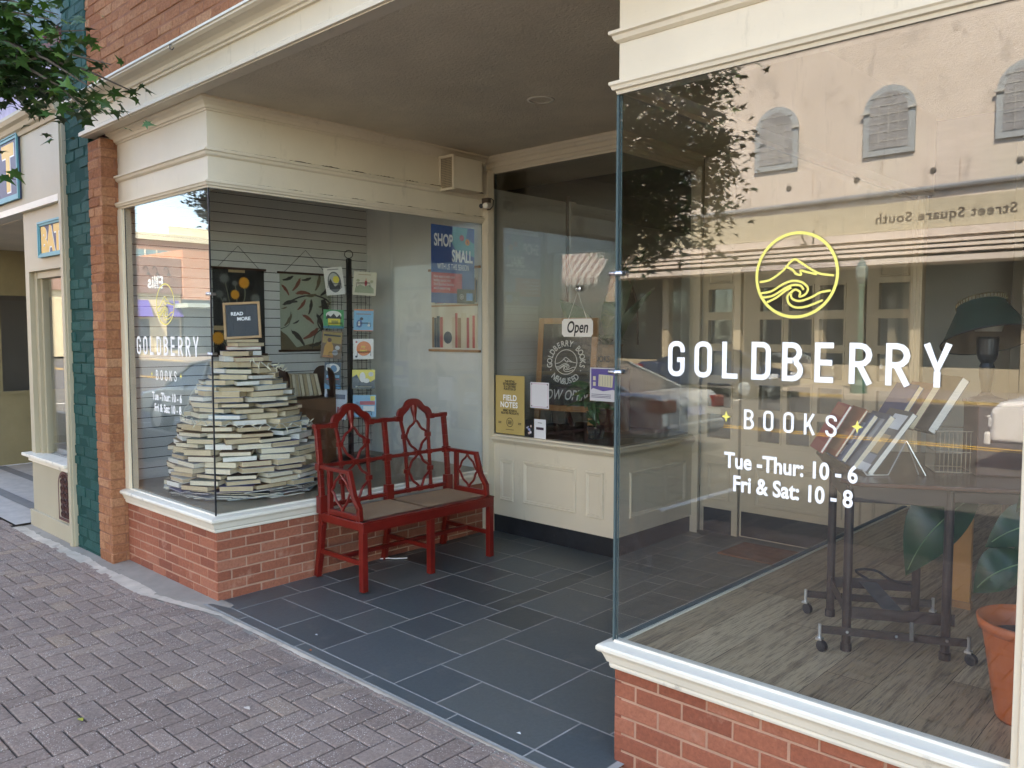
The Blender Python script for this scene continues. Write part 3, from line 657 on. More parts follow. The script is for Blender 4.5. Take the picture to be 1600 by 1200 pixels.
# ================================================================== NEIGHBOUR
NX = -2.24
nb = thing('shop_building', 'taupe trimmed neighbouring storefront with teal framed signs and a recessed entry', 'shop', (-4, 0, 0))
def Q(name, mb, m, **k): return mb.build(name, m, nb, **k)
mb = MB(); bricks(mb, (-2.15, -.11, 0), X_, -Y_, .486, -.06, 9.2, course=.083, L=.19, gap=.010, rough=.007, half=1); Q('green_brick_pier', mb, [M['gbrick'], M['gmortar']])
Q('post', MB().box(-2.228, -2.168, -.150, .0, -.04, 3.62).box(-2.168, -2.152, -.135, 0, -.04, 3.62), M['taupe'], bevel=.003)
mb = MB(); mb.box(-12, -2.246, -.125, 0, 2.84, 3.45); Q('fascia', mb, M['taupe'])
mb = MB(); mb.sweep([(-12, 0), (-2.246, 0)], [(0, 2.785), (.145, 2.785), (.145, 2.84), (0, 2.84)]); Q('fascia_rail', mb, M['white'])
mb = MB(); mb.sweep([(-12, 0), (-2.166, 0)], [(0, 3.44), (.14, 3.44), (.15, 3.47), (.17, 3.485), (.185, 3.52), (.21, 3.54), (.225, 3.575), (.225, 3.60), (.02, 3.63), (0, 3.63)]); Q('cornice', mb, M['taupe'])
Q('lavender_wall', MB().box(-12, -2.14, -.075, 0, 3.62, 3.99), M['lav'])
Q('maroon_trim', MB().sweep([(-12, 0), (-2.14, 0)], [(0, 3.98), (.085, 3.98), (.09, 4.0), (.12, 4.02), (.13, 4.09), (.15, 4.11), (.15, 4.125), (0, 4.14)]), M['maroon'])
mb = MB(); mb.box(-12, -2.14, -.07, 0, 4.13, 9.2)
for q in range(10): mb.box(-12, -2.14, -.078, -.0701, 4.2+q*.24, 4.425+q*.24)
Q('teal_wall', mb, M['tealw'])
Q('back_walls', MB().box(-12, -1.70, .02, .1, 3.6, 9.2).box(-12, -1.76, 8.9, 9, 0, 9.2).box(-12, -1.76, .1, 8.9, 8.9, 9.0).box(-12.1, -12, -.07, 9, 0, 9.2).box(-7.2, -3.28, 3.1, 3.2, 0, 2.8), M['intdark'])  # entry back wall, plus an unseen shell added to block the sun
# display box
bx0, bx1 = -3.28, -2.246
Q('display_base', MB().box(bx0, bx1, -.10, 3.1, -.05, .60).box(bx0-.02, bx1, -.125, 3.1, -.05, .12), M['taupe'], bevel=.003)
Q('display_sill', MB().box(bx0-.06, bx1, -.17, .02, .612, .640).box(bx0-.025, bx1, -.125, -.10, .565, .612), M['white'], bevel=.004)
Q('transom', MB().box(bx0, bx1, -.10, -.02, 2.26, 2.784).box(bx0, bx0+.05, -.02, 3.1, 2.26, 2.784), M['taupe'], bevel=.002)
Q('window_frame', MB().box(bx0, bx0+.10, -.10, -.02, .64, 2.26).box(bx0+.10, bx0+.17, -.06, .0, .64, 2.26).box(bx0+.17, bx0+.21, -.03, .02, .64, 2.26).box(bx0, bx0+.05, -.02, 3.1, .60, .70).box(bx0, bx0+.05, 3.0, 3.1, .6, 2.26).box(bx0+.1, bx1, -.055, .0, 2.2, 2.26).box(bx1-.02, bx1, -.05, .0, .64, 2.26), M['taupe'], bevel=.002)
pane(MB(), (bx0+.2, -.01), X_, bx1-bx0-.2, .64, 2.24, -Y_).build('window_pane', G2, nb)
pane(MB(), (bx0+.02, .02), Y_, 2.98, .70, 2.26, -X_).build('window_pane', G2, nb)
Q('display_back', MB().box(bx0+.4, -1.78, 1.5, 1.56, .6, 3.1).box(bx0+.06, -1.76, .02, 3.1, .55, .60), M['intdark'])
ns = thing('notice', 'white paper notice taped inside the neighbouring display window', 'notice', (-2.42, .03, 1.25)); MB().box(-2.60, -2.30, .03, .032, 1.30, 1.62).build('sheet', flat('notice_paper', (.7, .7, .72), .6), ns); MB().text('BASEMENT', .075, (-2.45, .03, 1.40), X_, Z_, .001, xs=.72).build('lettering', M['black'], ns)
# cast iron arched grille
gr = thing('grille', None, None); gr.parent = nb
g0, g1, gz0, gz1 = -2.57, -2.265, .14, .565; gc = (g0+g1)/2; gw = (g1-g0)/2
def archp(w, top, bot, n=12): return [(-w, bot), (w, bot)]+[(w*math.cos(math.pi*k/n), top-w*.9+w*.9*math.sin(math.pi*k/n)) for k in range(n+1)]
mb = MB(); mb.poly(archp(gw-.02, gz1-.02, gz0+.02), (gc, -.103, 0), X_, Z_); mb.build('backing', flat('rust_dark', (.03, .012, .010), .8), gr)
rm = paint('rusty_iron', (.09, .03, .022), .7, .4, 30, 90, .5)
mb = MB(); mb.ribbon(archp(gw-.012, gz1-.012, gz0+.012), .024, (gc, -.118, 0), X_, Z_, closed=True)
for row in range(7):
    for c in (-1, 0, 1):
        x, z = gc+c*.085, gz0+.05+row*.055
        mb.tube([(x+.034*math.cos(2*math.pi*k/10), -.108, z+.024*math.sin(2*math.pi*k/10)) for k in range(10)], .0045, 5, closed=True)
        mb.tube([(x-.03, -.107, z-.022), (x, -.110, z+.004), (x+.03, -.107, z-.022)], .004, 5)
mb.build('scrollwork', rm, gr)
# recessed entry of the neighbour
Q('entry_ceiling', MB().box(-12, bx1, .0, 3.1, 2.78, 2.84), M['ceil'])
mb = MB(); mb.box(-7.2, -7.05, -.1, 3.1, 0, .92); mb.box(-7.2, -7.10, -.1, 3.1, 2.2, 2.8)
mb.box(-7.08, -7.03, -.1, 3.1, .92, .96)
for y in (-.1, .62, 1.45, 2.3): mb.box(-7.14, -7.06, y, y+.07, .96, 2.2)
Q('entry_side_wall', mb, paint('ochre_panel', (.30, .235, .12), .6, .15))
pane(MB(), (-7.1, -.1), Y_, 3.2, .96, 2.2, X_).build('window_pane', G2, nb)
Q('far_display', MB().box(-9.5, -9.4, -.1, 3.1, 0, 2.8).box(-12, -7.2, -.1, 3.1, .5, .55), M['intdark'])
mb = MB(); mb.add([(-7.05, -.25, -.008), (-3.3, -.25, -.008), (-3.3, 3.1, .0), (-7.05, 3.1, .0)], [(0, 1, 2, 3)])
tag(mb.build('entry_floor', M['granite']), kind='structure')
mb = MB()
for y in (.05, .55, 1.3): mb.add([(-7.05, y, -.003), (-3.3, y, -.003), (-3.3, y+.12, -.003), (-7.05, y+.12, -.003)], [(0, 1, 2, 3)])
tag(mb.build('entry_floor_bands', M['gstripe']), kind='structure')
# signs
def sign(x0, x1, z0, z1, y, fr, label, words):
    s = thing('sign', label, 'sign', ((x0+x1)/2, y, z0))
    mb = MB(); mb.box(x0, x1, y+.018, y+.03, z0, z1); mb.build('board', M['navy'], s)
    mb = MB()
    for d, h in ((0, .0), (fr*.5, .008)):
        e = fr*.5+.001; mb.box(x0+d, x1-d, y+h, y+.0175, z0+d, z0+d+e); mb.box(x0+d, x1-d, y+h, y+.0175, z1-d-e, z1-d); mb.box(x0+d, x0+d+e, y+h, y+.0175, z0+d+e, z1-d-e); mb.box(x1-d-e, x1-d, y+h, y+.0175, z0+d+e, z1-d-e)
    mb.build('frame', M['teal'], s, bevel=.002)
    a, b = MB(), MB()
    for tx, size, x, z, xs in words:
        b.text(tx, size, (x+.012, y+.018, z-.010), X_, Z_, .0008, bold=.07, xs=xs, align='LEFT', sp=1.05); a.text(tx, size, (x, y+.018, z), X_, Z_, .002, bold=.065, xs=xs, align='LEFT', sp=1.05)
    b.build('letter_shadow', M['vinyl'], s); a.build('lettering', M['signy'], s); return s
sign(-7.0, -3.20, 2.905, 3.49, -.158, .05, 'large navy sign with teal frame and yellow T on the neighbouring fascia', [('T', .52, -3.66, 3.03, .95)])
sign(-2.815, -1.95 if 0 else -2.232, 2.36, 2.66, -.135, .035, 'small navy sign with teal frame reading BA beside the cream post', [('BAT', .285, -2.765, 2.405, .88)])

# ================================================================== RED BENCH
bench = thing('bench', 'red lacquered fretwork bench with woven cane seat against the side display window', 'bench', (.33, 1.325, 0))
def Bp(name, mb, m=None, bv=.004, smooth=False): return mb.build(name, m or M['red'], bench, bevel=bv, smooth=smooth)
YS = (.735, 1.325, 1.925); fx = .60
for y in YS: Bp('leg', MB().box(fx-.045, fx, y-.0225, y+.0225, .0, .474))
def backx(z): return .105-.055*max(0, (z-.46)/.6)**1.5
for y in YS:
    mb = MB(); zz = [0, .12, .25, .38, .47]; xx = [.035, .062, .086, .101, .106]
    for i in range(4): mb.bar((xx[i], y, zz[i]), (xx[i+1], y, zz[i+1]+.002), .042 if y != YS[1] else .036, .042, up=(1, 0, 0))
    Bp('leg', mb)
for y in YS:
    zt = 1.075; zz = [.47+(zt-.47)*k/7 for k in range(8)]; mb = MB(); w_ = .034 if y == YS[1] else .038
    for i in range(7): mb.bar((backx(zz[i]), y, zz[i]), (backx(zz[i+1]), y, zz[i+1]+.001), w_, .032, up=(1, 0, 0))
    mb.box(.075, .128, y-.032, y+.032, .462, .585); mb.box(backx(.79)-.024, backx(.79)+.024, y-.029, y+.029, .762, .812)
    mb.box(backx(1.07)-.021, backx(1.07)+.021, y-.027, y+.027, 1.052, 1.085); Bp('back_post', mb)
mb = MB(); mb.box(fx-.040, fx+.004, .715, 1.945, .398, .462); mb.box(fx-.05, fx+.008, .712, 1.948, .462, .474)
mb.box(.085, .12, .715, 1.945, .41, .47)
for y in YS: mb.box(.12, fx-.045, y-.02, y+.02, .41, .468)
Bp('seat_frame', mb)
for a, b in ((.757, 1.313), (1.337, 1.903)):
    mb = MB(); nx, ny = 6, 8
    vs = [(.122+(fx-.052-.122)*i/nx, a+(b-a)*j/ny, .4765-.010*math.sin(math.pi*i/nx)*math.sin(math.pi*j/ny)) for j in range(ny+1) for i in range(nx+1)]
    mb.add(vs, [(j*(nx+1)+i, j*(nx+1)+i+1, (j+1)*(nx+1)+i+1, (j+1)*(nx+1)+i) for j in range(ny) for i in range(nx)]); mb.box(.122, fx-.052, a, b, .44, .460); Bp('seat', mb, M['rush'], 0)
for y in YS: Bp('stretcher', MB().bar((.075, y, .19), (fx-.03, y, .19), .026, .032))
for a, b in ((YS[0], YS[1]), (YS[1], YS[2])): Bp('stretcher', MB().box(.31, .342, a+.01, b-.01, .178, .208))
# back fretwork: one shaped panel per side
def at(y, z, d=0): return (backx(z)+d, y, z)
for (a, b) in ((YS[0], YS[1]), (YS[1], YS[2])):
    c = (a+b)/2; hw = .170
    mb = MB()     # crest: short rails and the stepped arch
    mb.bar(at(a+.02, 1.066), at(c-hw+.005, 1.066), .030, .030, up=(1, 0, 0)); mb.bar(at(c+hw-.005, 1.066), at(b-.02, 1.066), .030, .030, up=(1, 0, 0))
    for sgn in (-1, 1): mb.box(backx(1.06)-.019, backx(1.06)+.019, c+sgn*hw-.022, c+sgn*hw+.022, 1.046, 1.086)
    out = [(-hw-.004, 1.078), (-hw+.004, 1.112), (-hw+.030, 1.140), (-hw+.062, 1.150), (-.094, 1.162), (-.078, 1.184), (-.045, 1.206), (0, 1.213)]
    out = smooth(out, 3); out = out+[(-p[0], p[1]) for p in out[::-1][1:]]
    inn = [(-hw+.044, 1.046), (-hw+.052, 1.082), (-hw+.078, 1.104), (-.060, 1.128), (-.036, 1.150), (0, 1.158)]
    inn = smooth(inn, 3); inn = inn+[(-p[0], p[1]) for p in inn[::-1][1:]]
    inn = [(-hw+.044, 1.046)]+inn+[(hw-.044, 1.046)]; out = [(-hw-.004, 1.046)]+out+[(hw+.004, 1.046)]
    def res(p, n):
        L = [0]
        for i in range(1, len(p)): L.append(L[-1]+math.dist(p[i], p[i-1]))
        o = []
        for k in range(n):
            t = L[-1]*k/(n-1); i = max(j for j in range(len(L)) if L[j] <= t+1e-9); i = min(i, len(p)-2); f = (t-L[i])/max(1e-9, L[i+1]-L[i]); o.append((p[i][0]+(p[i+1][0]-p[i][0])*f, p[i][1]+(p[i+1][1]-p[i][1])*f))
        return o
    n = 44; O1, I1 = res(out, n), res(inn, n); vs = []
    for d in (.014, -.014):
        for q in (O1, I1): vs += [at(c+y, z, d) for y, z in q]
    fs = [(i, i+1, n+i+1, n+i) for i in range(n-1)]+[(2*n+i, 3*n+i, 3*n+i+1, 2*n+i+1) for i in range(n-1)]+[(i, 2*n+i, 2*n+i+1, i+1) for i in range(n-1)]+[(n+i, n+i+1, 3*n+i+1, 3*n+i) for i in range(n-1)]
    fs += [(0, n, 3*n, 2*n), (n-1, 3*n-1, 4*n-1, 2*n-1)]; mb.add(vs, fs)
    Bp('crest', mb, bv=.003)
    mb = MB(); mb.bar(at(a+.02, .79), at(b-.02, .79), .026, .024, up=(1, 0, 0)); mb.bar(at(a+.03, .512), at(b-.03, .512), .028, .028, up=(1, 0, 0)); Bp('back_rail', mb)
    for sgn in (-1, 1):
        y = c+sgn*.118; yt = c+sgn*.142; mb = MB()
        pts = [(y, .512), (y, .79), (y+sgn*.006, .95), (yt, 1.06)]
        for i in range(3): mb.bar(at(*pts[i]), at(*pts[i+1]), .022, .022, up=(1, 0, 0))
        for z in (.66, .79, .925): mb.box(backx(z)-.017, backx(z)+.017, y-.021, y+.021, z-.018, z+.018)
        mb.box(backx(.515)-.018, backx(.515)+.018, y-.019, y+.019, .496, .530); Bp('stile', mb, bv=.003)
    mb = MB()
    def wig(p, q, k=7):
        o = []
        for i in range(k+1):
            t = i/k; s_ = math.sin(math.pi*t*3)*.007; dx, dy = q[0]-p[0], q[1]-p[1]; L = math.hypot(dx, dy); o.append((p[0]+dx*t-dy/L*s_, p[1]+dy*t+dx/L*s_))
        return o
    for z0, z1, hwid in ((1.045, .79, .118), (.79, .512, .118)):
        zm = (z0+z1)/2+(.008 if z0 > .9 else .01)
        for sgn in (-1, 1):
            for p, q in (((c, z0), (c+sgn*hwid, zm)), ((c+sgn*hwid, zm), (c, z1))):
                g = [at(*v) for v in wig(p, q)]; mb.tube(g, .0105, 8)
    mb.tube([at(c, 1.03), at(c, 1.07), at(c, 1.11), at(c, 1.16)], [.012, .014, .024, .030], 10)
    mb.box(backx(.79)-.018, backx(.79)+.018, c-.024, c+.024, .770, .810); mb.box(backx(.515)-.018, backx(.515)+.018, c-.022, c+.022, .496, .530)
    Bp('fretwork', mb, bv=0, smooth=False)
# arms
for y, s_ in ((.735, -1), (1.925, 1)):
    mb = MB(); mb.bar(at(y, .79), (.43, y, .787), .038, .026); mb.bar((.425, y, .797), (.485, y, .62), .034, .034, up=(0, 1, 0)); mb.bar((.484, y, .625), (.545, y, .545), .034, .034, up=(0, 1, 0)); mb.bar((.538, y, .56), (.545, y, .465), .034, .034, up=(0, 1, 0))
    mb.bar((.205, y, .46), (.205, y, .785), .030, .034, up=(0, 1, 0)); mb.bar((.19, y, .492), (.55, y, .492), .030, .038); Bp('arm', mb, bv=.003)
    mb = MB(); T, Bt, Lf, Rt = (.330, .775), (.350, .508), (.222, .640), (.448, .650)
    for p, q in ((T, Lf), (Lf, Bt), (Bt, Rt), (Rt, T)):
        k = 8; pts = []
        for i in range(k+1):
            t = i/k; sg = math.sin(math.pi*t*3)*.006; dx, dz = q[0]-p[0], q[1]-p[1]; L = math.hypot(dx, dz); pts.append((p[0]+dx*t-dz/L*sg, y, p[1]+dz*t+dx/L*sg))
        mb.tube(pts, .009, 8)
    Bp('arm_fretwork', mb, bv=0)
tag(MB().tube([(0.03, 1.29, .006), (.07, 1.34, .009), (.11, 1.38, .005), (.16, 1.45, .006)], .004, 6).build('wire_scrap', M['vinyl']), 'short white scrap of wire lying on the slate under the bench', 'wire')

# ================================================================== BOOK PILE
def book(name, w_, l_, t_, cv, pg, label=None, cat=None, group=None, parent=None):
    """lies flat; fore-edge towards +x, spine towards -x; origin at its bottom centre"""
    mb = MB(); b = .0026; mb.box(-w_/2, w_/2, -l_/2, l_/2, 0, b); mb.box(-w_/2, w_/2, -l_/2, l_/2, t_-b, t_); mb.box(-w_/2-.003, -w_/2, -l_/2, l_/2, 0, t_)
    o = mb.build(name, CVM[cv], local=True); tag(o, label, cat, group)
    mb = MB(); e = .004; mb.add([(-w_/2, -l_/2+e, b), (w_/2-e, -l_/2+e, b), (w_/2-e, l_/2-e, b), (-w_/2, l_/2-e, b), (-w_/2, -l_/2+e, t_-b), (w_/2-e, -l_/2+e, t_-b), (w_/2-e, l_/2-e, t_-b), (-w_/2, l_/2-e, t_-b)],
        [(0, 3, 2, 1), (4, 5, 6, 7), (0, 1, 5, 4), (1, 2, 6, 5), (2, 3, 7, 6), (3, 0, 4, 7)]); p = mb.build('pages', PG[pg], o, local=True)
    return o
rb = random.Random(5); protos = {}
def getproto(w_, l_, t_, cv, pg):
    k = (w_, l_, t_, cv, pg)
    if k not in protos: o = book('book', w_, l_, t_, cv, pg); protos[k] = o; return o
    return ctree(protos[k])
PC = (-.72, .61)
prof = [(.552, .50), (.60, .56), (.69, .557), (.80, .545), (.88, .525), (1.0, .48), (1.08, .43), (1.15, .39), (1.28, .345), (1.42, .277), (1.53, .208), (1.60, .152), (1.66, .12)]
def prad(z):
    for (a, ra), (b, rb_) in zip(prof, prof[1:]):
        if a <= z <= b: return ra+(rb_-ra)*(z-a)/(b-a)
    return prof[-1][1]
z = .552; tier = 0; ordn = ['lowest', 'second', 'third', 'fourth', 'fifth', 'sixth', 'seventh', 'eighth', 'ninth', 'tenth', 'eleventh', 'twelfth', 'thirteenth', 'fourteenth', 'fifteenth', 'sixteenth', 'seventeenth', 'eighteenth', 'nineteenth', 'twentieth', 'twenty-first', 'twenty-second', 'twenty-third', 'twenty-fourth', 'twenty-fifth', 'twenty-sixth', 'twenty-seventh', 'twenty-eighth', 'twenty-ninth', 'thirtieth', 'thirty-first', 'thirty-second', 'thirty-third', 'thirty-fourth', 'thirty-fifth']
nbk = 0; seen_b = {}
while z < 1.575:
    r = prad(z)-(.035 if z > 1.30 else 0)*min(1, (z-1.3)/.12); thin = tier < 5
    th = .014 if thin else rb.choice([.036, .038, .040, .034, .042]); wd = .16
    n = max(3, int(round(2*math.pi*(r-.07)/(.236 if r > .30 else .19)))); ph = rb.random()*6.28
    if thin: n = int(n*1.25)
    for k in range(n):
        a = ph+2*math.pi*k/n+rb.uniform(-.07, .07); ca_, sa_ = math.cos(a), math.sin(a)
        toward = ca_*.88-sa_*.475
        if toward < -.80 and rb.random() < .6 and not thin: continue        # the far side is thinner
        l_ = rb.choice([.20, .215, .23, .24]); w_ = rb.choice([.14, .155, .165]); t_ = th-rb.choice([0, .002, .006, .010])*(not thin)
        if r < .30: l_ = rb.choice([.165, .18, .20]); w_ = rb.choice([.12, .13])
        if thin: l_ = rb.choice([.26, .28]); w_ = .21; t_ = .010
        pg = rb.choices([0, 1, 2, 3], [4, 3, 2.2, 3])[0]; cv = rb.choices(range(10), [1.4, .6, .9, 1.2, 2.6, 3, 4, .8, .8, 3])[0]
        if thin: pg = rb.choice([2, 0, 2]); cv = rb.choice([3, 5, 9, 7, 5, 2])
        o = getproto(w_, l_, round(t_, 3), cv, pg); rr = r-w_/2+rb.uniform(-.034, .016)
        flip = math.pi if rb.random() < .04 else 0
        o.location = (PC[0]+rr*ca_, PC[1]+rr*sa_, z+.0005+(.0012*(k % 2))); o.rotation_euler = (rb.uniform(-.028, .028), rb.uniform(-.03, .03), a+rb.uniform(-.24, .24)+flip)
        deg = math.degrees(a) % 360; sec = ['beside the entry glass', 'on the bench side', 'towards the rack', 'by the rear slatwall', 'by the slatwall', 'on the pier side', 'behind the street glass', 'by the glass corner'][int(((deg+22.5) % 360)//45)]
        key = (pg, cv, tier, sec); seen_b[key] = seen_b.get(key, 0)+1
        tag(o, f'{PGN[pg]}-paged {"magazine" if thin else "book"} with {CV[cv][0]} cover, {ordn[tier]} tier{" up" if seen_b[key] == 1 else ", further right"}, {sec}', 'book', 'books in the cone-shaped pile'); nbk += 1
    z += th+.0015; tier += 1
for i, (dx, dy, l_, pg, cv, ang) in enumerate([(0, 0, .24, 2, 1, .5), (.02, .01, .22, 3, 6, .9), (-.01, 0, .23, 1, 4, .4)]):
    o = getproto(.155, l_, .026, cv, pg); o.location = (PC[0]+dx, PC[1]+dy, z); o.rotation_euler = (0, 0, ang-.9); z += .027
    tag(o, f'{PGN[pg]}-paged {CV[cv][0]} book, number {i+1} of the stack under the letter board', 'book', 'books in the cone-shaped pile')
pile_top = z
# near-black core: shade between the books put into its colour
cp = MB(); cp.lathe((PC[0], PC[1], 0), [(.30, .553), (.32, .80), (.24, 1.1), (.12, 1.35), (.05, 1.55)], 16); tag(cp.build('pile_shade_core', M['dark']), 'near-black core standing for the shade inside the cone-shaped book pile', 'pile core')
# letter board on top
cd = Vector((.88, -.475, 0))
lb = thing('letter_board', 'black letter board in light wood frame reading READ MORE on top of the book pile', 'letter board', (PC[0], PC[1], pile_top))
yaw_ = R(-8); n_ = Vector((cd.x*math.cos(yaw_)-cd.y*math.sin(yaw_), cd.x*math.sin(yaw_)+cd.y*math.cos(yaw_), .16)).normalized(); u_ = Z_.cross(n_).normalized(); v_ = n_.cross(u_)
u_ = (u_+v_*.055).normalized(); v_ = n_.cross(u_)
O = Vector((PC[0], PC[1], pile_top+.005))+v_*.135
MB().obox(O, .125, .13, .006, (u_, v_, n_)).build('felt', M['black'], lb)
mb = MB()
for s_ in (-1, 1): mb.obox(O+u_*s_*.125+n_*.004, .009, .139, .011, (u_, v_, n_)); mb.obox(O+v_*s_*.130+n_*.004, .1155, .009, .011, (u_, v_, n_))
mb.build('frame', paint('light_oak', (.50, .29, .12), .45, .2, 9), lb, bevel=.002)
mb = MB(); mb.text('READ', .036, O+v_*.040-u_*.035+n_*.007, u_, v_, 0, bold=.03); mb.text('MORE', .036, O+v_*.0-n_*-.007+u_*.012, u_, v_, 0, bold=.03); mb.build('lettering', M['vinyl'], lb)
# fairy lights
fl = thing('fairy_lights', 'string of small warm fairy lights draped round the pile of books', 'string lights', (PC[0], PC[1], .56))
def spiral(a0, a1, z0_, z1_, n):
    o = []
    for k in range(n+1):
        t = k/n; a = a0+(a1-a0)*t; zz = z0_+(z1_-z0_)*t+.018*math.sin(k*1.7); r = prad(zz)+.030+.008*math.sin(k*2.3); o.append((PC[0]+r*math.cos(a), PC[1]+r*math.sin(a), zz))
    return o
lw1 = spiral(R(-115), R(62), 1.12, 1.03, 46); lw2 = spiral(R(-20), R(58), 1.52, 1.44, 18); lw3 = [lw1[0]]+spiral(R(-118), R(-100), 1.12, 1.36, 6)
wm = flat('pale_wire', (.55, .55, .48), .5); bm = flat('bulb_clear', (.85, .8, .6), .3)
for l in (lw1, lw2, lw3): MB().tube(l, .0028, 5).build('wire', wm, fl)
for l in (lw1, lw2):
    for k in range(1, len(l)-1, 1):
        p = Vector(l[k]); d = Vector((rb.uniform(-.6, .6), rb.uniform(-.6, .6), rb.uniform(-1, .7))).normalized(); out = Vector((p.x-PC[0], p.y-PC[1], 0)).normalized(); d = (d+out*.6).normalized()
        if k % 2 == 0 or l is lw2: MB().tube([p, p+d*.022, p+d*.038], [.0028, .0042, .0018], 5).build('bulb', bm, fl)

# ================================================================== WALL CHARTS
SX = -1.639
def chart(label, y0, y1, z0, z1, apex, bgm, draw, rail=M['dwood'], ext=.02):
    c = (y0+y1)/2; s = thing('wall_chart', label, 'wall chart', (SX+.01, c, z0))
    MB().box(SX+.008, SX+.0095, y0, y1, z0, z1).build('print', bgm, s)
    for z in (z0, z1): MB().box(SX+.003, SX+.018, y0-ext, y1+ext, z-.010, z+.010).build('rail', rail, s, bevel=.002)
    MB().tube([(SX+.012, y0+.04, z1), (SX+.006, c, apex), (SX+.012, y1-.04, z1)], .0022, 5).build('cord', M['black'], s)
    draw(s, Vector((SX+.0095, y0, z0)), y1-y0, z1-z0)
    return s
def draw_flowers(s, O, w_, h):
    st, fl_, gy, lbm = MB(), MB(), MB(), MB()
    def P_(x, z): return (x*w_, z*h)
    heads = [(.60, .84, .115, 1), (.42, .70, .095, 1), (.22, .88, .12, 0), (.42, .83, .07, 0), (.82, .66, .12, 0), (.12, .70, .10, 0), (.08, .20, .13, 1), (.80, .12, .10, 0), (.22, .64, .05, 0)]
    for x, z, r, o in heads[:6]:
        st.ribbon([P_(*p) for p in smooth([(x, z), (x*.8+.12, (z+.45)*.5), (.38, .40)], 5)], .008, O, Y_, Z_, .0008)
        st.ribbon([P_(*p) for p in smooth([(.38, .40), (.30+.5*(x-.4), .2), (.36, .02)], 5)], .007, O, Y_, Z_, .0011)
    for x, z, r, o in heads:
        m_ = fl_ if o else gy; rr = r*w_
        pts = []
        for k in range(40): q = rr*(1 if k % 2 else .72 if o else .55); a = 2*math.pi*k/40; pts.append((x*w_+q*math.cos(a), z*h+q*math.sin(a)*(1 if o else .9)))
        m_.poly(pts, O, Y_, Z_, .0014)
    for k in range(9):
        a = R(200+k*17+rb.uniform(-5, 5)); L = rb.uniform(.12, .3); p0 = (.38*w_, .36*h); p1 = (p0[0]+L*w_*1.5*math.cos(a), p0[1]-abs(L*h*math.sin(a)))
        st.poly([p0, (p0[0]+(p1[0]-p0[0])*.5-.012, (p0[1]+p1[1])/2), p1, (p0[0]+(p1[0]-p0[0])*.5+.012, (p0[1]+p1[1])/2)], O, Y_, Z_, .0018+.0002*k)
    lbm.poly([(.30*w_, .955*h), (.62*w_, .955*h), (.62*w_, .985*h), (.30*w_, .985*h)], O, Y_, Z_, .001); lbm.poly([(0, .29*h), (.22*w_, .29*h), (.22*w_, .34*h), (0, .34*h)], O, Y_, Z_, .001)
    st.build('stems', flat('print_grey_green', (.17, .19, .13), .7), s); fl_.build('orange_flowers', flat('print_orange', (.72, .30, .03), .7), s)
    gy.build('seed_heads', flat('print_grey', (.15, .16, .15), .7), s); lbm.build('caption_strip', flat('print_tan', (.45, .32, .17), .7), s)
chart('black botanical wall chart with orange dandelion flowers hung on the slatwall', .835, 1.315, 1.53, 2.275, 2.47, flat('print_black', (.018, .017, .016), .7), draw_flowers)
def draw_birds(s, O, w_, h):
    dk, md, rd = MB(), MB(), MB(); rr = random.Random(4)
    dk.ribbon([(x*w_, z*h) for x, z in smooth([(.98, .05), (.80, .25), (.72, .40), (.95, .62), (.70, .72), (.4, .70), (.15, .62)], 6)], .014, O, Y_, Z_, .0006)
    dk.ribbon([(x*w_, z*h) for x, z in smooth([(.60, .02), (.66, .2), (.85, .3), (1.0, .34)], 6)], .010, O, Y_, Z_, .0008)
    dk.ribbon([(x*w_, z*h) for x, z in smooth([(.0, .28), (.16, .34), (.2, .5)], 6)], .006, O, Y_, Z_, .0009)
    def bird(m_, x, z, L, a, k):
        p = [(-.55, -.04), (-.2, -.13), (.1, -.14), (.34, -.05), (.42, .03), (.52, .04), (.42, .09), (.34, .13), (.22, .10), (0, .12), (-.2, .06), (-.6, .06)]
        ca_, sa_ = math.cos(a), math.sin(a); m_.poly([(x*w_+L*(u*ca_-v*sa_), z*h+L*(u*sa_+v*ca_)) for u, v in p], O, Y_, Z_, .001+.00015*k)
    L_ = [(.17, .93, .10, .3), (.33, .86, .12, .9), (.52, .93, .09, .2), (.74, .90, .13, 1.2), (.9, .80, .13, .7), (.1, .79, .10, 2.2), (.42, .75, .13, 3.1), (.6, .72, .10, .1), (.17, .62, .13, 3.3), (.42, .60, .11, .8), (.58, .58, .12, 1.3), (.16, .40, .11, .9), (.30, .37, .06, .4), (.52, .42, .12, 2.5), (.76, .38, .15, 1.9), (.88, .6, .12, .3), (.32, .18, .16, 2.3), (.60, .22, .16, .5), (.85, .2, .13, 1), (.08, .55, .05, .2), (.68, .08, .12, .2)]
    for k, (x, z, L, a) in enumerate(L_): bird([dk, md, dk, rd][(k*7) % 4] if k != 6 else rd, x, z, L*1.15, a, k)
    dk.poly([(.80*w_, .52*h), (.90*w_, .30*h), (1.0*w_, .30*h), (.93*w_, .56*h), (.86*w_, .68*h), (.78*w_, .66*h)], O, Y_, Z_, .0045)
    md.poly([(0, 0), (w_, 0), (w_, .05*h), (.6*w_, .09*h), (.3*w_, .04*h), (.12*w_, .2*h), (0, .26*h)], O, Y_, Z_, .0005)
    dk.build('dark_birds', flat('print_umber', (.035, .028, .022), .7), s); md.build('brown_birds', flat('print_brown', (.13, .10, .055), .7), s); rd.build('red_birds', flat('print_russet', (.20, .06, .035), .7), s)
chart('pale green vintage bird identification wall chart hung beside the book rack', 1.47, 2.02, 1.56, 2.265, 2.48, paint('print_pale_green', (.34, .37, .28), .7, .12, 3), draw_birds)
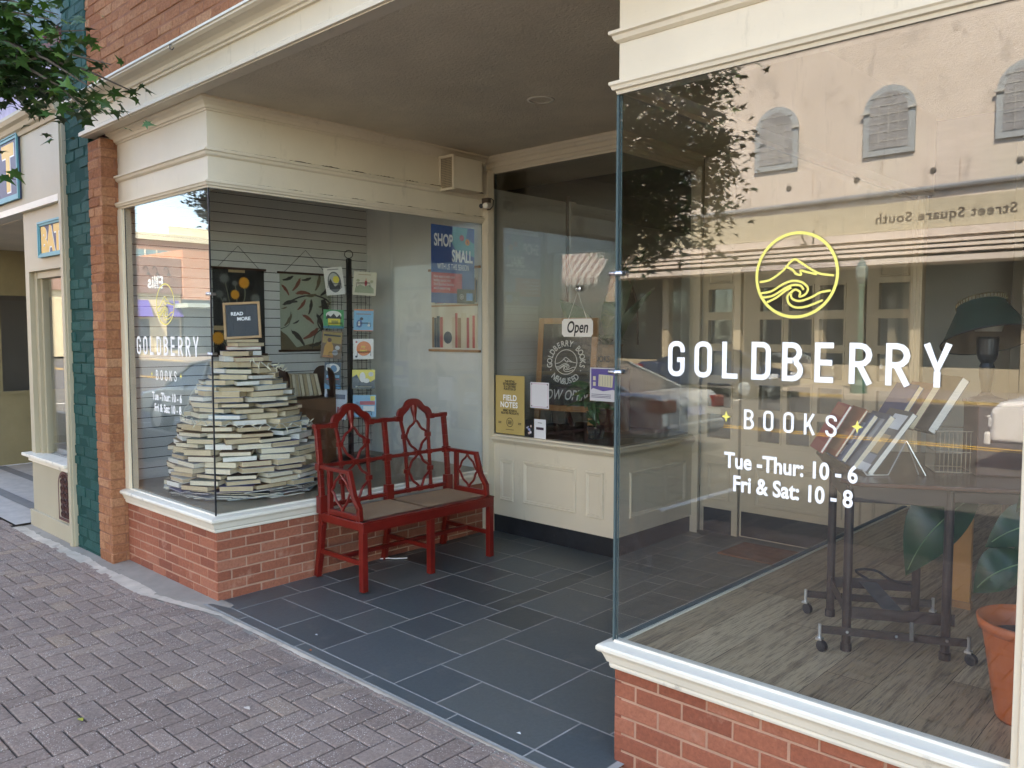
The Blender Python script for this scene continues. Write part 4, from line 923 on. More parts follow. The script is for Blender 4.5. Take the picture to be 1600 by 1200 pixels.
# book shelf chart on the plain back wall
sc_ = thing('wall_chart', 'white wall chart printed with shelves of red and cream books behind the blue poster', 'wall chart', (-.37, 2.445, 1.56))
MB().box(-.675, -.072, 2.440, 2.4415, 1.57, 2.28).build('print', flat('print_cream', (.62, .57, .48), .7), sc_)
for z in (1.565, 2.285): MB().box(-.71, -.04, 2.430, 2.444, z-.011, z+.011).build('rail', M['wood'], sc_, bevel=.002)
mb = MB(); MB().box(-.675, -.072, 2.4385, 2.4399, 1.955, 1.97).build('shelf_line', M['wood'], sc_)
cols = [(.35, .03, .04), (.55, .48, .36), (.02, .05, .09), (.60, .54, .42), (.28, .02, .05), (.45, .06, .06), (.25, .14, .08)]
cm = [flat('spine_print', c, .7) for c in cols]; mb = MB(); rr = random.Random(9)
for base, x0_, x1_, h0 in ((1.985, -.66, -.50, .24), (1.985, -.22, -.08, .22), (1.59, -.665, -.50, .31), (1.59, -.40, -.08, .31)):
    x = x0_
    while x < x1_-.01:
        t_ = rr.uniform(.025, .045); h_ = h0*rr.uniform(.85, 1); mb.box(x, min(x+t_-.003, x1_), 2.4375, 2.4384, base, base+h_, rr.randrange(7)); x += t_
for k in range(5): mb.box(-.47, -.24, 2.4375, 2.4384, 1.985+k*.045, 1.985+k*.045+.04, [0, 3, 4, 5, 3][k])
mb.lathe((-.455, 2.438, 1.68), [(.055, 0), (.055, .001)], 20, 2, ax=(0, -1, 0)); mb.build('printed_books', cm, sc_)
# SHOP SMALL poster inside the side glass
ps = thing('poster', 'blue SHOP SMALL poster with red text box taped inside the side window', 'poster', (-.02, 2.10, 1.965))
OX = Vector((-.014, 1.862, 1.966)); W, H = .480, .625
MB().box(-.0155, -.0142, 1.862, 2.342, 1.966, 2.591).build('sheet', flat('poster_blue', (.010, .075, .26), .5), ps)
def q_(mb, x0, x1, z0, z1, off, mi=0): mb.poly([(x0*W, z0*H), (x1*W, z0*H), (x1*W, z1*H), (x0*W, z1*H)], OX, Y_, Z_, off, mi)
mb = MB(); q_(mb, .0, .70, .13, .39, .001); mb.build('red_box', flat('poster_red', (.50, .035, .06), .5), ps)
mb = MB(); mb.poly([(.50*W, H*.995), (.84*W, H*.995), (.80*W, .86*H), (W*.995, .80*H), (W*.995, .62*H), (.55*W, .70*H), (.45*W, .80*H)], OX, Y_, Z_, .0007); mb.build('teal_patch', flat('poster_teal', (.05, .30, .33), .5), ps)
mb = MB(); mb.poly(circ(.026, 8, .70*W, .86*H), OX, Y_, Z_, .0013); mb.poly(circ(.028, 7, .83*W, .81*H), OX, Y_, Z_, .0015, 1); mb.poly(circ(.010, 10, .83*W, .81*H), OX, Y_, Z_, .0019, 0); mb.build('flowers', [flat('flower_red', (.4, .07, .09), .5), flat('flower_orange', (.75, .28, .05), .5)], ps)
mb = MB(); q_(mb, .58, 1, 0, .19, .0012); mb.build('black_box', flat('poster_black', (.01, .012, .014), .5), ps)
mb = MB(); Y0 = OX
for tx, sz, x, z, xs, al in (('SHOP', .135, .06, .735, .60, 'LEFT'), ('SMALL', .135, .95, .545, .60, 'RIGHT'), ('WITH US THIS SEASON', .068, .5, .435, .50, 'CENTER')):
    mb.text(tx, sz, OX+Y_*x*W+Z_*z*H, Y_, Z_, .0022, bold=.03 if sz > .1 else .0, xs=xs, align=al)
for k, tx in enumerate(['Have ways to make your', 'holiday special, visit', 'Small Business Saturday', 'and all season long.']): mb.text(tx, .032, OX+Y_*.05*W+Z_*(.325-.05*k)*H, Y_, Z_, .0022, xs=.72, align='LEFT')
mb.ribbon(circ(.020, 16, .69*W, .09*H), .003, OX, Y_, Z_, .0022, closed=True); mb.text('SB', .022, OX+Y_*.69*W+Z_*.078*H, Y_, Z_, .0022, xs=.9); mb.build('lettering', M['vinyl'], ps)
mb = MB(); mb.poly([(.80*W, .04*H), (.95*W, .04*H), (.95*W, .14*H), (.80*W, .14*H)], OX, Y_, Z_, .0020); mb.build('blue_badge', flat('badge_blue', (.05, .25, .55), .5), ps)
# ================================================================== BOOK RACK
rk = thing('book_rack', 'black wire spinner rack holding picture books in the left display window', 'book rack', (-1.22, 1.93, .553))
px_, py_ = -1.22, 1.93; fwd = Vector((.815, -.58, 0)).normalized(); lat = Vector((.58, .815, 0)).normalized()
mb = MB(); mb.box(px_-.018, px_+.018, py_-.018, py_+.018, .56, 2.39); mb.build('pole', M['black'], rk)
MB().lathe((px_, py_, .553), [(.24, 0), (.24, .02), (.03, .04)], 28).build('base', M['black'], rk, smooth=False)
MB().tube([Vector((px_, py_, 2.43))+lat*.036*math.cos(2*math.pi*k/20)+Z_*.036*math.sin(2*math.pi*k/20) for k in range(20)], .004, 6, closed=True).build('ring', M['black'], rk)
mb = MB()
for sg, tw in ((-1, R(14)), (1, R(-14))):
    L = Vector((lat.x*math.cos(tw*.5)-lat.y*math.sin(tw*.5), lat.x*math.sin(tw*.5)+lat.y*math.cos(tw*.5), 0)); c = Vector((px_, py_, 0))+lat*sg*.125+fwd*.02
    for k in (-.055, -.02, .02, .055): mb.tube([c+L*k+Z_*.70, c+L*k+Z_*2.28], .0028, 5)
    for j in range(24): z_ = .74+j*.065; mb.tube([c-L*.07+Z_*z_, c+L*.07+Z_*z_], .0024, 5)
    for z_ in (2.14, 1.78, 1.52, 1.21, .98) if sg > 0 else (2.13, 1.78, 1.52, 1.21, .93):
        mb.tube([c-L*.06+Z_*z_, c-L*.06+fwd*.05+Z_*(z_-.005), c-L*.06+fwd*.055+Z_*(z_+.03), c+L*.06+fwd*.055+Z_*(z_+.03), c+L*.06+fwd*.05+Z_*(z_-.005), c+L*.06+Z_*z_], .003, 5)
mb.build('wire_grid', M['black'], rk)
def pbook(label, sg, du, zc, w_, h_, bgc, deco, tw=0, tilt=.16, roll=0, t_=.012):
    tw0 = (R(14) if sg < 0 else R(-14))*.5+tw; n2 = Vector((fwd.x*math.cos(tw0)-fwd.y*math.sin(tw0), fwd.x*math.sin(tw0)+fwd.y*math.cos(tw0), tilt)).normalized(); u2 = Z_.cross(n2).normalized(); v2 = n2.cross(u2)
    u2 = (u2+v2*roll).normalized(); v2 = n2.cross(u2)
    c = Vector((px_, py_, zc))+lat*(sg*.125+du)+fwd*.042; o = thing('picture_book', label, 'book', c-v2*(h_/2), 'picture books on the wire rack')
    MB().obox(c, w_/2, h_/2, t_/2, (u2, v2, n2)).build('cover', flat('cover_print', bgc, .35), o); OO = c+n2*(t_/2)
    mats = {}
    for k, (kind, col, a) in enumerate(deco):
        mb = mats.setdefault(col, MB()); off = .0006+.0004*k
        if kind == 'r': mb.poly([((x-.5)*w_, (y-.5)*h_) for x, y in ((a[0], a[2]), (a[1], a[2]), (a[1], a[3]), (a[0], a[3]))], OO, u2, v2, off)
        elif kind == 'e': mb.poly([((a[0]-.5)*w_+a[2]*w_*math.cos(2*math.pi*q/24), (a[1]-.5)*h_+a[3]*h_*math.sin(2*math.pi*q/24)) for q in range(24)], OO, u2, v2, off)
        elif kind == 'p': mb.poly([((x-.5)*w_, (y-.5)*h_) for x, y in a], OO, u2, v2, off)
        elif kind == 't': mb.text(a[0], a[3]*h_, OO+u2*(a[1]-.5)*w_+v2*(a[2]-.5)*h_, u2, v2, off, bold=.02, xs=a[4])
    for col, mb in mats.items(): mb.build('artwork', flat('art', col, .4), o)
WHT, BLK, YEL, GRN, ORG, SKY, RED = (.75, .73, .68), (.02, .02, .025), (.75, .62, .06), (.05, .32, .10), (.70, .20, .04), (.16, .40, .58), (.45, .04, .05)
pbook('white picture book with oval dark scene and yellow sun, top left of rack', -1, -.005, 2.185, .165, .25, WHT, [('e', (.12, .13, .13), (.5, .46, .36, .38)), ('e', (.45, .46, .42), (.48, .55, .27, .24)), ('e', YEL, (.6, .55, .17, .13)), ('p', BLK, [(.2, .2), (.8, .2), (.75, .36), (.5, .28), (.3, .6), (.22, .5)]), ('r', (.30, .30, .28), (.2, .8, .90, .94))], roll=.10)
pbook('cream picture book with small red figure in meadow, top right of rack', 1, .015, 2.165, .205, .215, (.62, .57, .42), [('p', (.30, .33, .20), [(.08, .1), (.92, .1), (.9, .3), (.7, .45), (.5, .38), (.3, .45), (.1, .3)]), ('e', RED, (.55, .52, .06, .13)), ('e', (.6, .38, .25), (.55, .68, .04, .05)), ('r', (.42, .34, .22), (.2, .75, .86, .90)), ('e', (.36, .36, .22), (.2, .62, .08, .06)), ('e', (.36, .36, .22), (.8, .6, .07, .06))], roll=-.06)
pbook('green picture book with white snowy mountain and yellow panel', -1, -.015, 1.845, .18, .17, GRN, [('e', WHT, (.5, .72, .38, .22)), ('p', BLK, [(.1, .5), (.9, .5), (.8, .76), (.65, .60), (.5, .80), (.35, .62), (.2, .74)]), ('r', YEL, (.22, .82, .18, .52)), ('r', (.03, .20, .28), (.0, 1, 0, .12)), ('p', (.3, .28, .05), [(.4, .25), (.7, .25), (.72, .42), (.38, .42)])], roll=-.03)
pbook('blue picture book with a goose and figure, second row right of rack', 1, .0, 1.835, .175, .20, SKY, [('r', ORG, (0, 1, .94, 1)), ('r', ORG, (0, 1, 0, .04)), ('r', (.30, .14, .08), (.12, .88, .76, .80)), ('e', (.05, .12, .30), (.3, .34, .15, .18)), ('e', WHT, (.28, .34, .06, .1)), ('e', BLK, (.4, .56, .09, .07)), ('e', WHT, (.78, .26, .07, .05)), ('p', WHT, [(.76, .26), (.80, .26), (.81, .42), (.77, .42)])], roll=-.02)
pbook('brown and orange picture book with figure in yellow coat and silver seal', -1, -.035, 1.615, .185, .25, (.17, .10, .05), [('r', (.36, .24, .06), (.05, .95, .55, .95)), ('p', (.55, .27, .04), [(.12, .1), (.6, .1), (.58, .45), (.45, .62), (.3, .62), (.16, .42)]), ('e', (.12, .05, .03), (.38, .66, .10, .08)), ('e', (.5, .5, .48), (.78, .40, .11, .08)), ('e', (.35, .36, .38), (.68, .22, .14, .10)), ('r', BLK, (.1, .9, .80, .86)), ('r', (.50, .18, .04), (.1, .6, .03, .09))], roll=-.10)
pbook('white picture book with large red-orange disc reading my heart', 1, -.005, 1.575, .18, .185, WHT, [('e', ORG, (.53, .52, .37, .36)), ('t', YEL, ('my', .50, .56, .20, .8)), ('t', YEL, ('heart', .52, .36, .20, .8)), ('e', RED, (.16, .84, .05, .05)), ('e', BLK, (.16, .12, .06, .05))])
pbook('black and blue picture book with white clouds and silver seal', -1, -.030, 1.335, .145, .24, (.03, .06, .09), [('e', WHT, (.5, .78, .42, .18)), ('e', (.08, .22, .38), (.55, .76, .2, .14)), ('r', SKY, (.1, .9, .42, .52)), ('r', RED, (.12, .88, .34, .38)), ('p', (.05, .28, .5), [(.0, .0), (1, 0), (1, .12), (.6, .2), (.3, .1), (0, .22)]), ('e', (.5, .5, .5), (.2, .86, .12, .07))], roll=-.04)
pbook('yellow picture book with white creature and silver seal, fourth row right', 1, -.005, 1.30, .205, .175, YEL, [('p', (.05, .07, .08), [(0, 0), (1, 0), (1, .5), (.8, .35), (.6, .55), (.35, .42), (.2, .75), (0, .6)]), ('e', WHT, (.45, .60, .13, .26)), ('e', WHT, (.62, .42, .14, .12)), ('e', (.55, .55, .52), (.82, .76, .11, .12)), ('r', (.5, .5, .4), (.15, .85, .08, .15))])
pbook('white picture book with dark title band at the bottom left of rack', -1, -.010, 1.075, .20, .27, (.60, .62, .66), [('r', (.10, .12, .18), (.08, .92, .68, .84)), ('r', (.4, .08, .1), (.15, .25, .12, .42)), ('r', (.12, .14, .3), (.35, .45, .10, .45)), ('r', (.4, .08, .1), (.58, .68, .12, .42)), ('r', (.12, .14, .3), (.78, .88, .12, .38))], roll=-.08)
pbook('blue and red picture book half hidden behind the bench crest', 1, .0, 1.055, .21, .20, SKY, [('r', RED, (.3, .95, .55, .72)), ('r', YEL, (.75, .95, .74, .95)), ('r', WHT, (.45, .93, .25, .5)), ('e', (.10, .25, .4), (.2, .4, .15, .3))])
# crate of old books beside the pile
cr = thing('wooden_crate', 'dark brown wooden cabinet with arched ends holding tan books beside the rack', 'cabinet', (-1.38, 1.52, .553))
mb = MB(); mb.box(-1.55, -1.20, 1.28, 1.76, .553, 1.145); mb.build('body', M['wood'] if 0 else paint('cabinet_wood', (.16, .07, .032), .45, .25, 6), cr, bevel=.004)
for y in (1.28, 1.74):
    mb = MB(); mb.prism([(-.17, 1.147), (.17, 1.147)]+[(.17*math.cos(math.pi*k/10), 1.147+.16+.12*math.sin(math.pi*k/10)) for k in range(11)], (-1.375, y, 0), X_, Z_, (0, .02, 0)); mb.build('end_panel', M['dwood'], cr)
for k in range(9):
    o = book('old_book', .14, .20, .034, 6 if k % 3 else 9, k % 2, None); m4 = Matrix.Translation((-1.36+.004*(k % 3), 1.335+k*.042, 1.152))@Matrix.Rotation(R(4+k*1.2), 4, 'X')@Matrix(((1, 0, 0, 0), (0, 0, -1, 0), (0, 1, 0, .115), (0, 0, 0, 1)))
    o.matrix_world = m4; tag(o, f'old tan cloth-bound book standing in the cabinet beside the rack, {ordn[k] if k else "first"} from the pile', 'book', 'tan books in the cabinet')
# ================================================================== THINGS ON THE BACK WINDOW
def sheet(name, label, cat, x0, x1, z0, z1, m, y=YB+.0145, th=.0012):
    s = thing(name, label, cat, ((x0+x1)/2, y, z0)); MB().box(x0, x1, y, y+th, z0, z1).build('sheet', m, s); return s, Vector((x0, y, z0)), x1-x0, z1-z0
s, O, W, H = sheet('poster', 'gold notebook retailer poster with white FIELD NOTES lettering on the back window', 'poster', .066, .400, .868, 1.363, paint('poster_gold', (.50, .36, .13), .5, .05))
mb = MB(); mb.text('FIELD', .066, O+X_*W*.5+Z_*H*.575, X_, Z_, .001, bold=.03, xs=.92, sp=1.08); mb.text('NOTES', .066, O+X_*W*.47+Z_*H*.455, X_, Z_, .001, bold=.03, xs=.92, sp=1.08); mb.build('white_lettering', M['vinyl'], s)
mb = MB()
for k, tx in enumerate(['THIS RETAIL', 'ESTABLISHMENT', 'IS A CERTIFIED', 'PURVEYOR OF']): mb.text(tx, .025, O+X_*W*.5+Z_*H*(.885-.045*k), X_, Z_, .001, bold=.04, xs=.85)
for k, tx in enumerate(['MEMO BOOKS &', 'RELATED PRODUCTS']): mb.text(tx, .025, O+X_*W*.5+Z_*H*(.385-.045*k), X_, Z_, .001, bold=.04, xs=.85)
mb.ribbon(circ(.037, 24, W*.5, H*.20), .005, O, X_, Z_, .001, closed=True)
for k in range(3): mb.ribbon([(W*.5-.022, H*.175+k*.012), (W*.5+.022, H*.175+k*.012)], .006, O, X_, Z_, .0013)
for x in (.15, .84): mb.ribbon([(W*x-.018, H*.20), (W*x+.018, H*.20)], .005, O, X_, Z_, .001); mb.ribbon([(W*x-.018, H*.178), (W*x+.018, H*.178)], .005, O, X_, Z_, .001)
mb.ribbon([(W*.36, H*.075), (W*.64, H*.075)], .004, O, X_, Z_, .001); mb.build('black_lettering', M['black'], s)
s, O, W, H = sheet('notice', 'white square notice with pale pink border and four dark screws on the back window', 'notice', .466, .668, 1.108, 1.320, flat('paper', (.72, .70, .72), .6))
mb = MB(); mb.ribbon([(.012, .012), (W-.012, .012), (W-.012, H-.012), (.012, H-.012)], .006, O, X_, Z_, .0008, closed=True); mb.build('border', flat('pale_pink', (.65, .5, .56), .6), s)
mb = MB()
for x in (.016, W-.016):
    for z in (.016, H-.016): mb.poly(circ(.006, 10, x, z), O, X_, Z_, .0012)
mb.build('screws', M['black'], s)
s, O, W, H = sheet('card', 'small white card with dark pill-shaped label at the foot of the back window', 'card', .509, .635, .853, 1.018, flat('card_white', (.74, .73, .74), .6))
mb = MB(); mb.poly([(.022, H*.47), (W-.022, H*.47), (W-.022, H*.60), (.022, H*.60)], O, X_, Z_, .0008); mb.ribbon([(.04, H*.82), (W-.04, H*.82)], .004, O, X_, Z_, .0008); mb.build('label_print', flat('plum', (.06, .03, .05), .6), s)
s, O, W, H = sheet('photo', 'small dark photograph of pale figures beside the white card', 'photo', .410, .500, .862, 1.005, M['black'])
mb = MB()
for i in range(7): x, z = rb.uniform(.02, W-.02), rb.uniform(.03, H-.03); mb.poly(circ(rb.uniform(.006, .013), 8, x, z), O, X_, Z_, .0006+.0002*i, i % 3)
mb.build('figures', [flat('pale_blue_print', (.3, .35, .6), .6), flat('pale_skin_print', (.6, .42, .36), .6), flat('pale_white_print', (.6, .6, .65), .6)], s)
s, O, W, H = sheet('flyer', 'white flyer with purple storefront drawing taped at the right of the back window', 'flyer', 1.085, 1.336, 1.203, 1.458, flat('flyer_white', (.62, .61, .64), .6))
pu, cr_ = flat('flyer_purple', (.12, .09, .30), .6), flat('flyer_cream', (.6, .56, .40), .6)
mb = MB(); mb.poly([(.012, H*.33), (.03, H*.38), (W*.5, H*.30), (W-.03, H*.36), (W-.012, H*.33), (W-.012, H*.97), (.012, H*.97)], O, X_, Z_, .0006); mb.build('purple_art', pu, s)
mb = MB(); mb.poly([(W*.32, H*.45), (W*.85, H*.42), (W*.88, H*.78), (W*.34, H*.80)], O, X_, Z_, .0010)
for z in (.45, .62): mb.poly([(W*.12, H*z), (W*.22, H*z), (W*.22, H*(z+.12)), (W*.12, H*(z+.12))], O, X_, Z_, .0010)
mb.build('cream_art', cr_, s)
mb = MB()
for z in (.20, .15, .11): mb.ribbon([(W*.06, H*z), (W*.80, H*z)], .004, O, X_, Z_, .0008)
for k in range(5): mb.ribbon([(W*(.38+.1*k), H*.46), (W*(.38+.1*k), H*.76)], .002, O, X_, Z_, .0014)
mb.build('fine_print', flat('flyer_ink', (.05, .04, .12), .6), s)
# hanging Open sign
os_ = thing('sign', 'white scalloped Open sign hanging by a cord inside the back window', 'sign', (.975, YB-.012, 1.69))
c = Vector((.975, YB-.010, 1.763)); w2, h2, e = .153, .070, .020
pl_ = [(-w2+e, -h2), (w2-e, -h2), (w2-e*.55, -h2+e*.55), (w2, -h2+e), (w2, h2-e), (w2-e*.55, h2-e*.55), (w2-e, h2), (-w2+e, h2), (-w2+e*.55, h2-e*.55), (-w2, h2-e), (-w2, -h2+e), (-w2+e*.55, -h2+e*.55)]
MB().prism(pl_, c, X_, Z_, (0, .004, 0)).build('board', flat('sign_white', (.78, .75, .70), .5), os_)
MB().text('Open', .125, c-Z_*.036-Y_*.0, X_, Z_, .0012, bold=.022, xs=.74, shear=.22).build('lettering', M['black'], os_)
MB().tube([(.885, YB-.006, 1.832), (.975, YB-.004, 2.045), (1.065, YB-.006, 1.832)], .002, 5).build('cord', flat('cord', (.55, .55, .5), .6), os_)
mb = MB(); mb.lathe((.975, YB+.004, 2.065), [(.024, 0), (.024, .004), (.010, .012), (.006, .022)], 16, ax=(0, -1, 0)); mb.build('suction_hook', M['chrome'], os_)
# speaker and camera
sp_ = thing('speaker', 'cream box loudspeaker with perforated front fixed high on the side header', 'loudspeaker', (.09, 2.10, 2.86))
MB().box(.012, .17, 1.955, 2.255, 2.862, 3.112).build('cabinet', M['cream'], sp_, bevel=.006)
mb = MB(); mb.box(.004, .176, 1.930, 1.954, 2.850, 2.868); mb.box(.004, .176, 1.930, 1.954, 3.106, 3.124); mb.box(.004, .020, 1.930, 1.954, 2.868, 3.106); mb.box(.160, .176, 1.930, 1.954, 2.868, 3.106); mb.build('bezel', M['cream'], sp_, bevel=.003)
mb = MB(); mb.box(.020, .160, 1.942, 1.9535, 2.868, 3.106); mb.build('grille', paint('grille_tan', (.34, .27, .18), .7, .1), sp_)
mb = MB()
for i in range(9):
    for j in range(17): mb.poly(circ(.0042, 6, .030+i*.0149, 2.880+j*.0134), (0, 1.9415, 0), X_, Z_, .0004)
mb.build('perforations', M['dark'], sp_)
ca = thing('security_camera', 'small white bullet security camera beside the reeded corner post', 'security camera', (.09, 2.40, 2.74))
MB().lathe((.115, 2.37, 2.775), [(.020, -.055), (.024, -.05), (.024, .045), (.016, .05)], 16, ax=(.35, -.9, -.12)).build('body', M['white'], ca, smooth=False)
MB().lathe((.093, 2.4255-.107, 2.7685), [(.019, -.001), (.019, .002)], 16, ax=(.35, -.9, -.12)).build('lens', M['black'], ca)
MB().box(.03, .10, 2.385, 2.428, 2.79, 2.845).build('mount', paint('mount_brown', (.10, .07, .05), .6, .1), ca, bevel=.004)
MB().tube([(.04, 2.35, 2.77), (.10, 2.35, 2.768)], .006, 8).build('arm', M['white'], ca)
MB().tube([(.11, 2.415, 2.84), (.145, 2.41, 2.82), (.148, 2.40, 2.77), (.12, 2.395, 2.745), (.09, 2.39, 2.745)], .004, 6).build('cable', M['black'], ca)
# sandwich board and plants inside the back window
sb = thing('sandwich_board', 'wood framed chalkboard easel lettered GOLDBERRY BOOKS NEW & USED NOW OPEN', 'chalkboard', (.45, 3.15, .857))
a0, b0 = Vector((.13, 2.985, 1.06)), Vector((.655, 3.09, 1.06)); u3 = (b0-a0).normalized(); v3 = Vector((-.02, .10, .99)).normalized(); v3 = (v3-u3*v3.dot(u3)).normalized(); n3 = u3.cross(v3)
if n3.y > 0: n3 = -n3
W = (b0-a0).length; H = .77; ch = paint('chalkboard', (.030, .034, .032), .8, .3, 4)
mb = MB(); mb.obox(a0+u3*W/2+v3*H/2, W/2-.01, H/2-.01, .006, (u3, v3, n3)); mb.build('slate_panel', ch, sb)
mb = MB(); fw = .026
for k in (0, 1): mb.obox(a0+u3*(W*k)+v3*(H/2), fw, H/2+fw, .014, (u3, v3, n3)); mb.obox(a0+u3*W/2+v3*(H*k), W/2-fw, fw, .012, (u3, v3, n3))
mb.build('frame', M['wood'], sb, bevel=.003)
for k, (dx, ln) in enumerate(((0, .20), (1, .20))): MB().obox(a0+u3*(W*dx)-v3*(.026+.087), .026, .086, .014, (u3, v3, n3)).build('leg', M['wood'], sb, bevel=.003)
for dx in (.1, .9): MB().bar(a0+u3*W*dx+v3*.5+Y_*.02, a0+u3*W*dx+Vector((0, .42, -.20)), .04, .02).build('leg', M['dwood'], sb)
OC = a0+n3*.008; mb = MB(); logo(mb, W*.50, H*.52, .125, OC, u3, t=.05, off=0) if 0 else None
def up3(p): return OC+u3*p[0]+v3*p[1]
def rib3(pts, wd, off, closed=False): mb.ribbon(pts, wd, OC, u3, v3, off if u3.cross(v3).dot(n3) > 0 else -off, closed=closed)
cx3, cz3, r3 = W*.50, H*.53, .108
rib3([(cx3+x*r3, cz3+z*r3) for x, z in circ(1, 36)], .007, .001, True)
for k, l in enumerate(LOGO): rib3([(cx3+x*r3, cz3+z*r3) for x, z in smooth(l, 4)], .006, .0012+.0002*k)
def arctext(tx, r, amid, span, size, flip=False):
    n = len(tx)
    for i, chh in enumerate(tx):
        if chh == ' ': continue
        a = R(amid)+R(span)*(.5-i/(n-1))*(1 if not flip else -1); p = (cx3+r*math.cos(a), cz3+r*math.sin(a)); th = a-math.pi/2+(math.pi if flip else 0)
        vs, fs = textgeo(chh, .02, 'CENTER', 1); c_, s_ = math.cos(th), math.sin(th); o3 = .0015
        mb.add([OC+u3*(p[0]+size*(x*.8*c_-(y-.35)*s_))+v3*(p[1]+size*(x*.8*s_+(y-.35)*c_))+n3*o3 for x, y in vs], fs)
arctext('·GOLDBERRY BOOKS·', .165, 90, 232, .074); arctext('NEW&USED', .168, 270, 80, .076, True)
vs, fs = textgeo('NOW OPEN', .01, 'CENTER', 1); mb.add([OC+u3*(W*.47+x*.125*.70+y*.02)+v3*(H*.10+y*.125)+n3*.0012 for x, y in vs], fs)
mb.build('chalk_lettering', flat('chalk', (.66, .66, .62), .9), sb)
# ---- leafy plants
leafm = paint('plant_leaf', (.025, .085, .026), .35, .35, 8); leafm2 = paint('glossy_big_leaf', (.012, .052, .020), .3, .3, 7)
veinm = flat('leaf_vein', (.12, .20, .10), .5)
def leaf(mb, base, tip, wd, nrm, curl=.15, k=8, mi=0, vein=None):
    base, tip = Vector(base), Vector(tip); d = tip-base; L = d.length; t = d/L; s_ = t.cross(Vector(nrm)).normalized(); n = s_.cross(t); vs = []
    for i in range(k+1):
        f = i/k; w_ = wd*math.sin(math.pi*min(1, f**.75*.97+.03))*.5; c = base+d*f+n*(math.sin(math.pi*f)*curl*L-f*f*curl*L*.6)
        vs += [c-s_*w_+n*w_*.25, c, c+s_*w_+n*w_*.25]
    fs = []
    for i in range(k): fs += [(3*i, 3*i+1, 3*i+4, 3*i+3), (3*i+1, 3*i+2, 3*i+5, 3*i+4)]
    mb.add(vs, fs, mi)
    if vein is not None: vein.tube([Vector(vs[3*i+1])+n*.002 for i in range(k)], .0025, 4)
def pot(mb, c, r0, r1, h, rim=.012, mi=0):
    mb.lathe(c, [(r0, 0), (r1, h*.86), (r1+rim*.6, h*.87), (r1+rim, h), (r1+rim-.012, h), (r1-.008, h*.86), (r1-.02, h*.84)], 32, mi, capt=False)
pl1 = thing('potted_plant', 'leafy green plant in brown paper wrapped pot behind the chalkboard', 'plant', (.62, 3.38, .857))
MB().box(.48, .76, 3.27, 3.51, .857, 1.42).build('stand', M['dwood'], pl1)
MB().lathe((.62, 3.38, 1.42), [(.11, 0), (.125, .09), (.115, .17), (.13, .20), (.11, .195)], 14).build('wrapped_pot', paint('kraft_paper', (.27, .16, .08), .9, .3, 14), pl1)
MB().text('BOOKS', .075, (.63, 3.246, 1.47), X_, Z_, 0, bold=.03, xs=.8).build('lettering', M['black'], pl1)
mb = MB(); rl = random.Random(8)
for k in range(46):
    a = rl.uniform(0, 6.28); el = rl.uniform(.2, 1.3); L = rl.uniform(.10, .2); b = Vector((.62+.05*math.cos(a), 3.38+.05*math.sin(a), 1.62)); leaf(mb, b, b+Vector((math.cos(a)*math.cos(el), math.sin(a)*math.cos(el), math.sin(el)*.7))*L, .035, Z_, k=4)
mb.build('foliage', leafm, pl1)
pl2 = thing('potted_plant', 'tall broad-leaved plant with arching dark stem rising behind the chalkboard', 'plant', (.62, 3.42, .857))
MB().lathe((.55, 3.50, .857), [(.09, 0), (.12, .22), (.11, .21)], 20).build('pot', M['black'], pl2)
mb = MB(); vn = MB(); leaf(mb, (.50, 3.4, 1.66), (.10, 3.3, 2.04), .20, (.4, -1, .2), vein=vn); leaf(mb, (.56, 3.5, 1.6), (.95, 3.4, 2.45), .24, (.2, -1, .3), vein=vn); leaf(mb, (.6, 3.5, 1.4), (.78, 3.3, 1.95), .16, (0, -1, .3), vein=vn)
leaf(mb, (.6, 3.5, 1.4), (1.08, 3.3, 2.1), .15, (0, -1, .3), vein=vn); leaf(mb, (.6, 3.5, 1.2), (.28, 3.4, 1.75), .13, (0, -1, .3), vein=vn); mb.build('foliage', leafm2, pl2, smooth=True)
mb = MB(); mb.tube(smooth([(.56, 3.5, 1.05), (.6, 3.48, 1.6), (.70, 3.42, 2.15), (.86, 3.34, 2.38)], 4), .010, 6); mb.tube([(.56, 3.5, 1.05), (.56, 3.5, 1.58)], .009, 6); mb.tube(smooth([(.9, 3.42, 1.62), (.92, 3.36, 2.0), (.82, 3.34, 2.25)], 4), .008, 6); mb.build('stem', M['dwood'], pl2)
pl3 = thing('potted_plant', 'dark green broad-leaved plant in front of the chalkboard near the flyer', 'plant', (.80, 2.86, .857))
MB().lathe((.88, 2.86, .857), [(.06, 0), (.075, .10), (.07, .09)], 20).build('pot', M['black'], pl3)
mb = MB(); vn = MB()
for k in range(24):
    a = R(rl.uniform(-200, 20)); el = rl.uniform(-.6, 1.0); b = Vector((.88, 2.80, rl.uniform(1.0, 1.28))); L = rl.uniform(.16, .27); d = Vector((math.cos(a)*math.cos(el), math.sin(a)*math.cos(el)*.6, math.sin(el))); leaf(mb, b, b+d*L, rl.uniform(.055, .08), (d.z*-.3, -.6, .8), k=6, vein=vn)
mb.tube([(.88, 2.86, .9), (.87, 2.86, 1.25)], .006, 5); mb.build('foliage', leafm, pl3, smooth=True)
round_obj = thing('round_black_object', 'small round black object on a stalk left of the chalkboard', 'fan', (.20, 3.2, .857))  # unidentified object: black disc on a stalk and base
mb = MB(); mb.lathe((.02, 3.25, 1.36), [(.0, -.01), (.075, -.008), (.08, 0), (.075, .012), (.02, .02), (.0, .021)], 20, ax=(.5, -.85, .1)); mb.build('head', M['black'], round_obj)
MB().tube([(.02, 3.27, 1.33), (.03, 3.27, 1.15), (.06, 3.27, .87)], .008, 6).build('stalk', M['black'], round_obj); MB().lathe((.06, 3.27, .857), [(.07, 0), (.06, .02), (.01, .03)], 16).build('base', M['black'], round_obj)
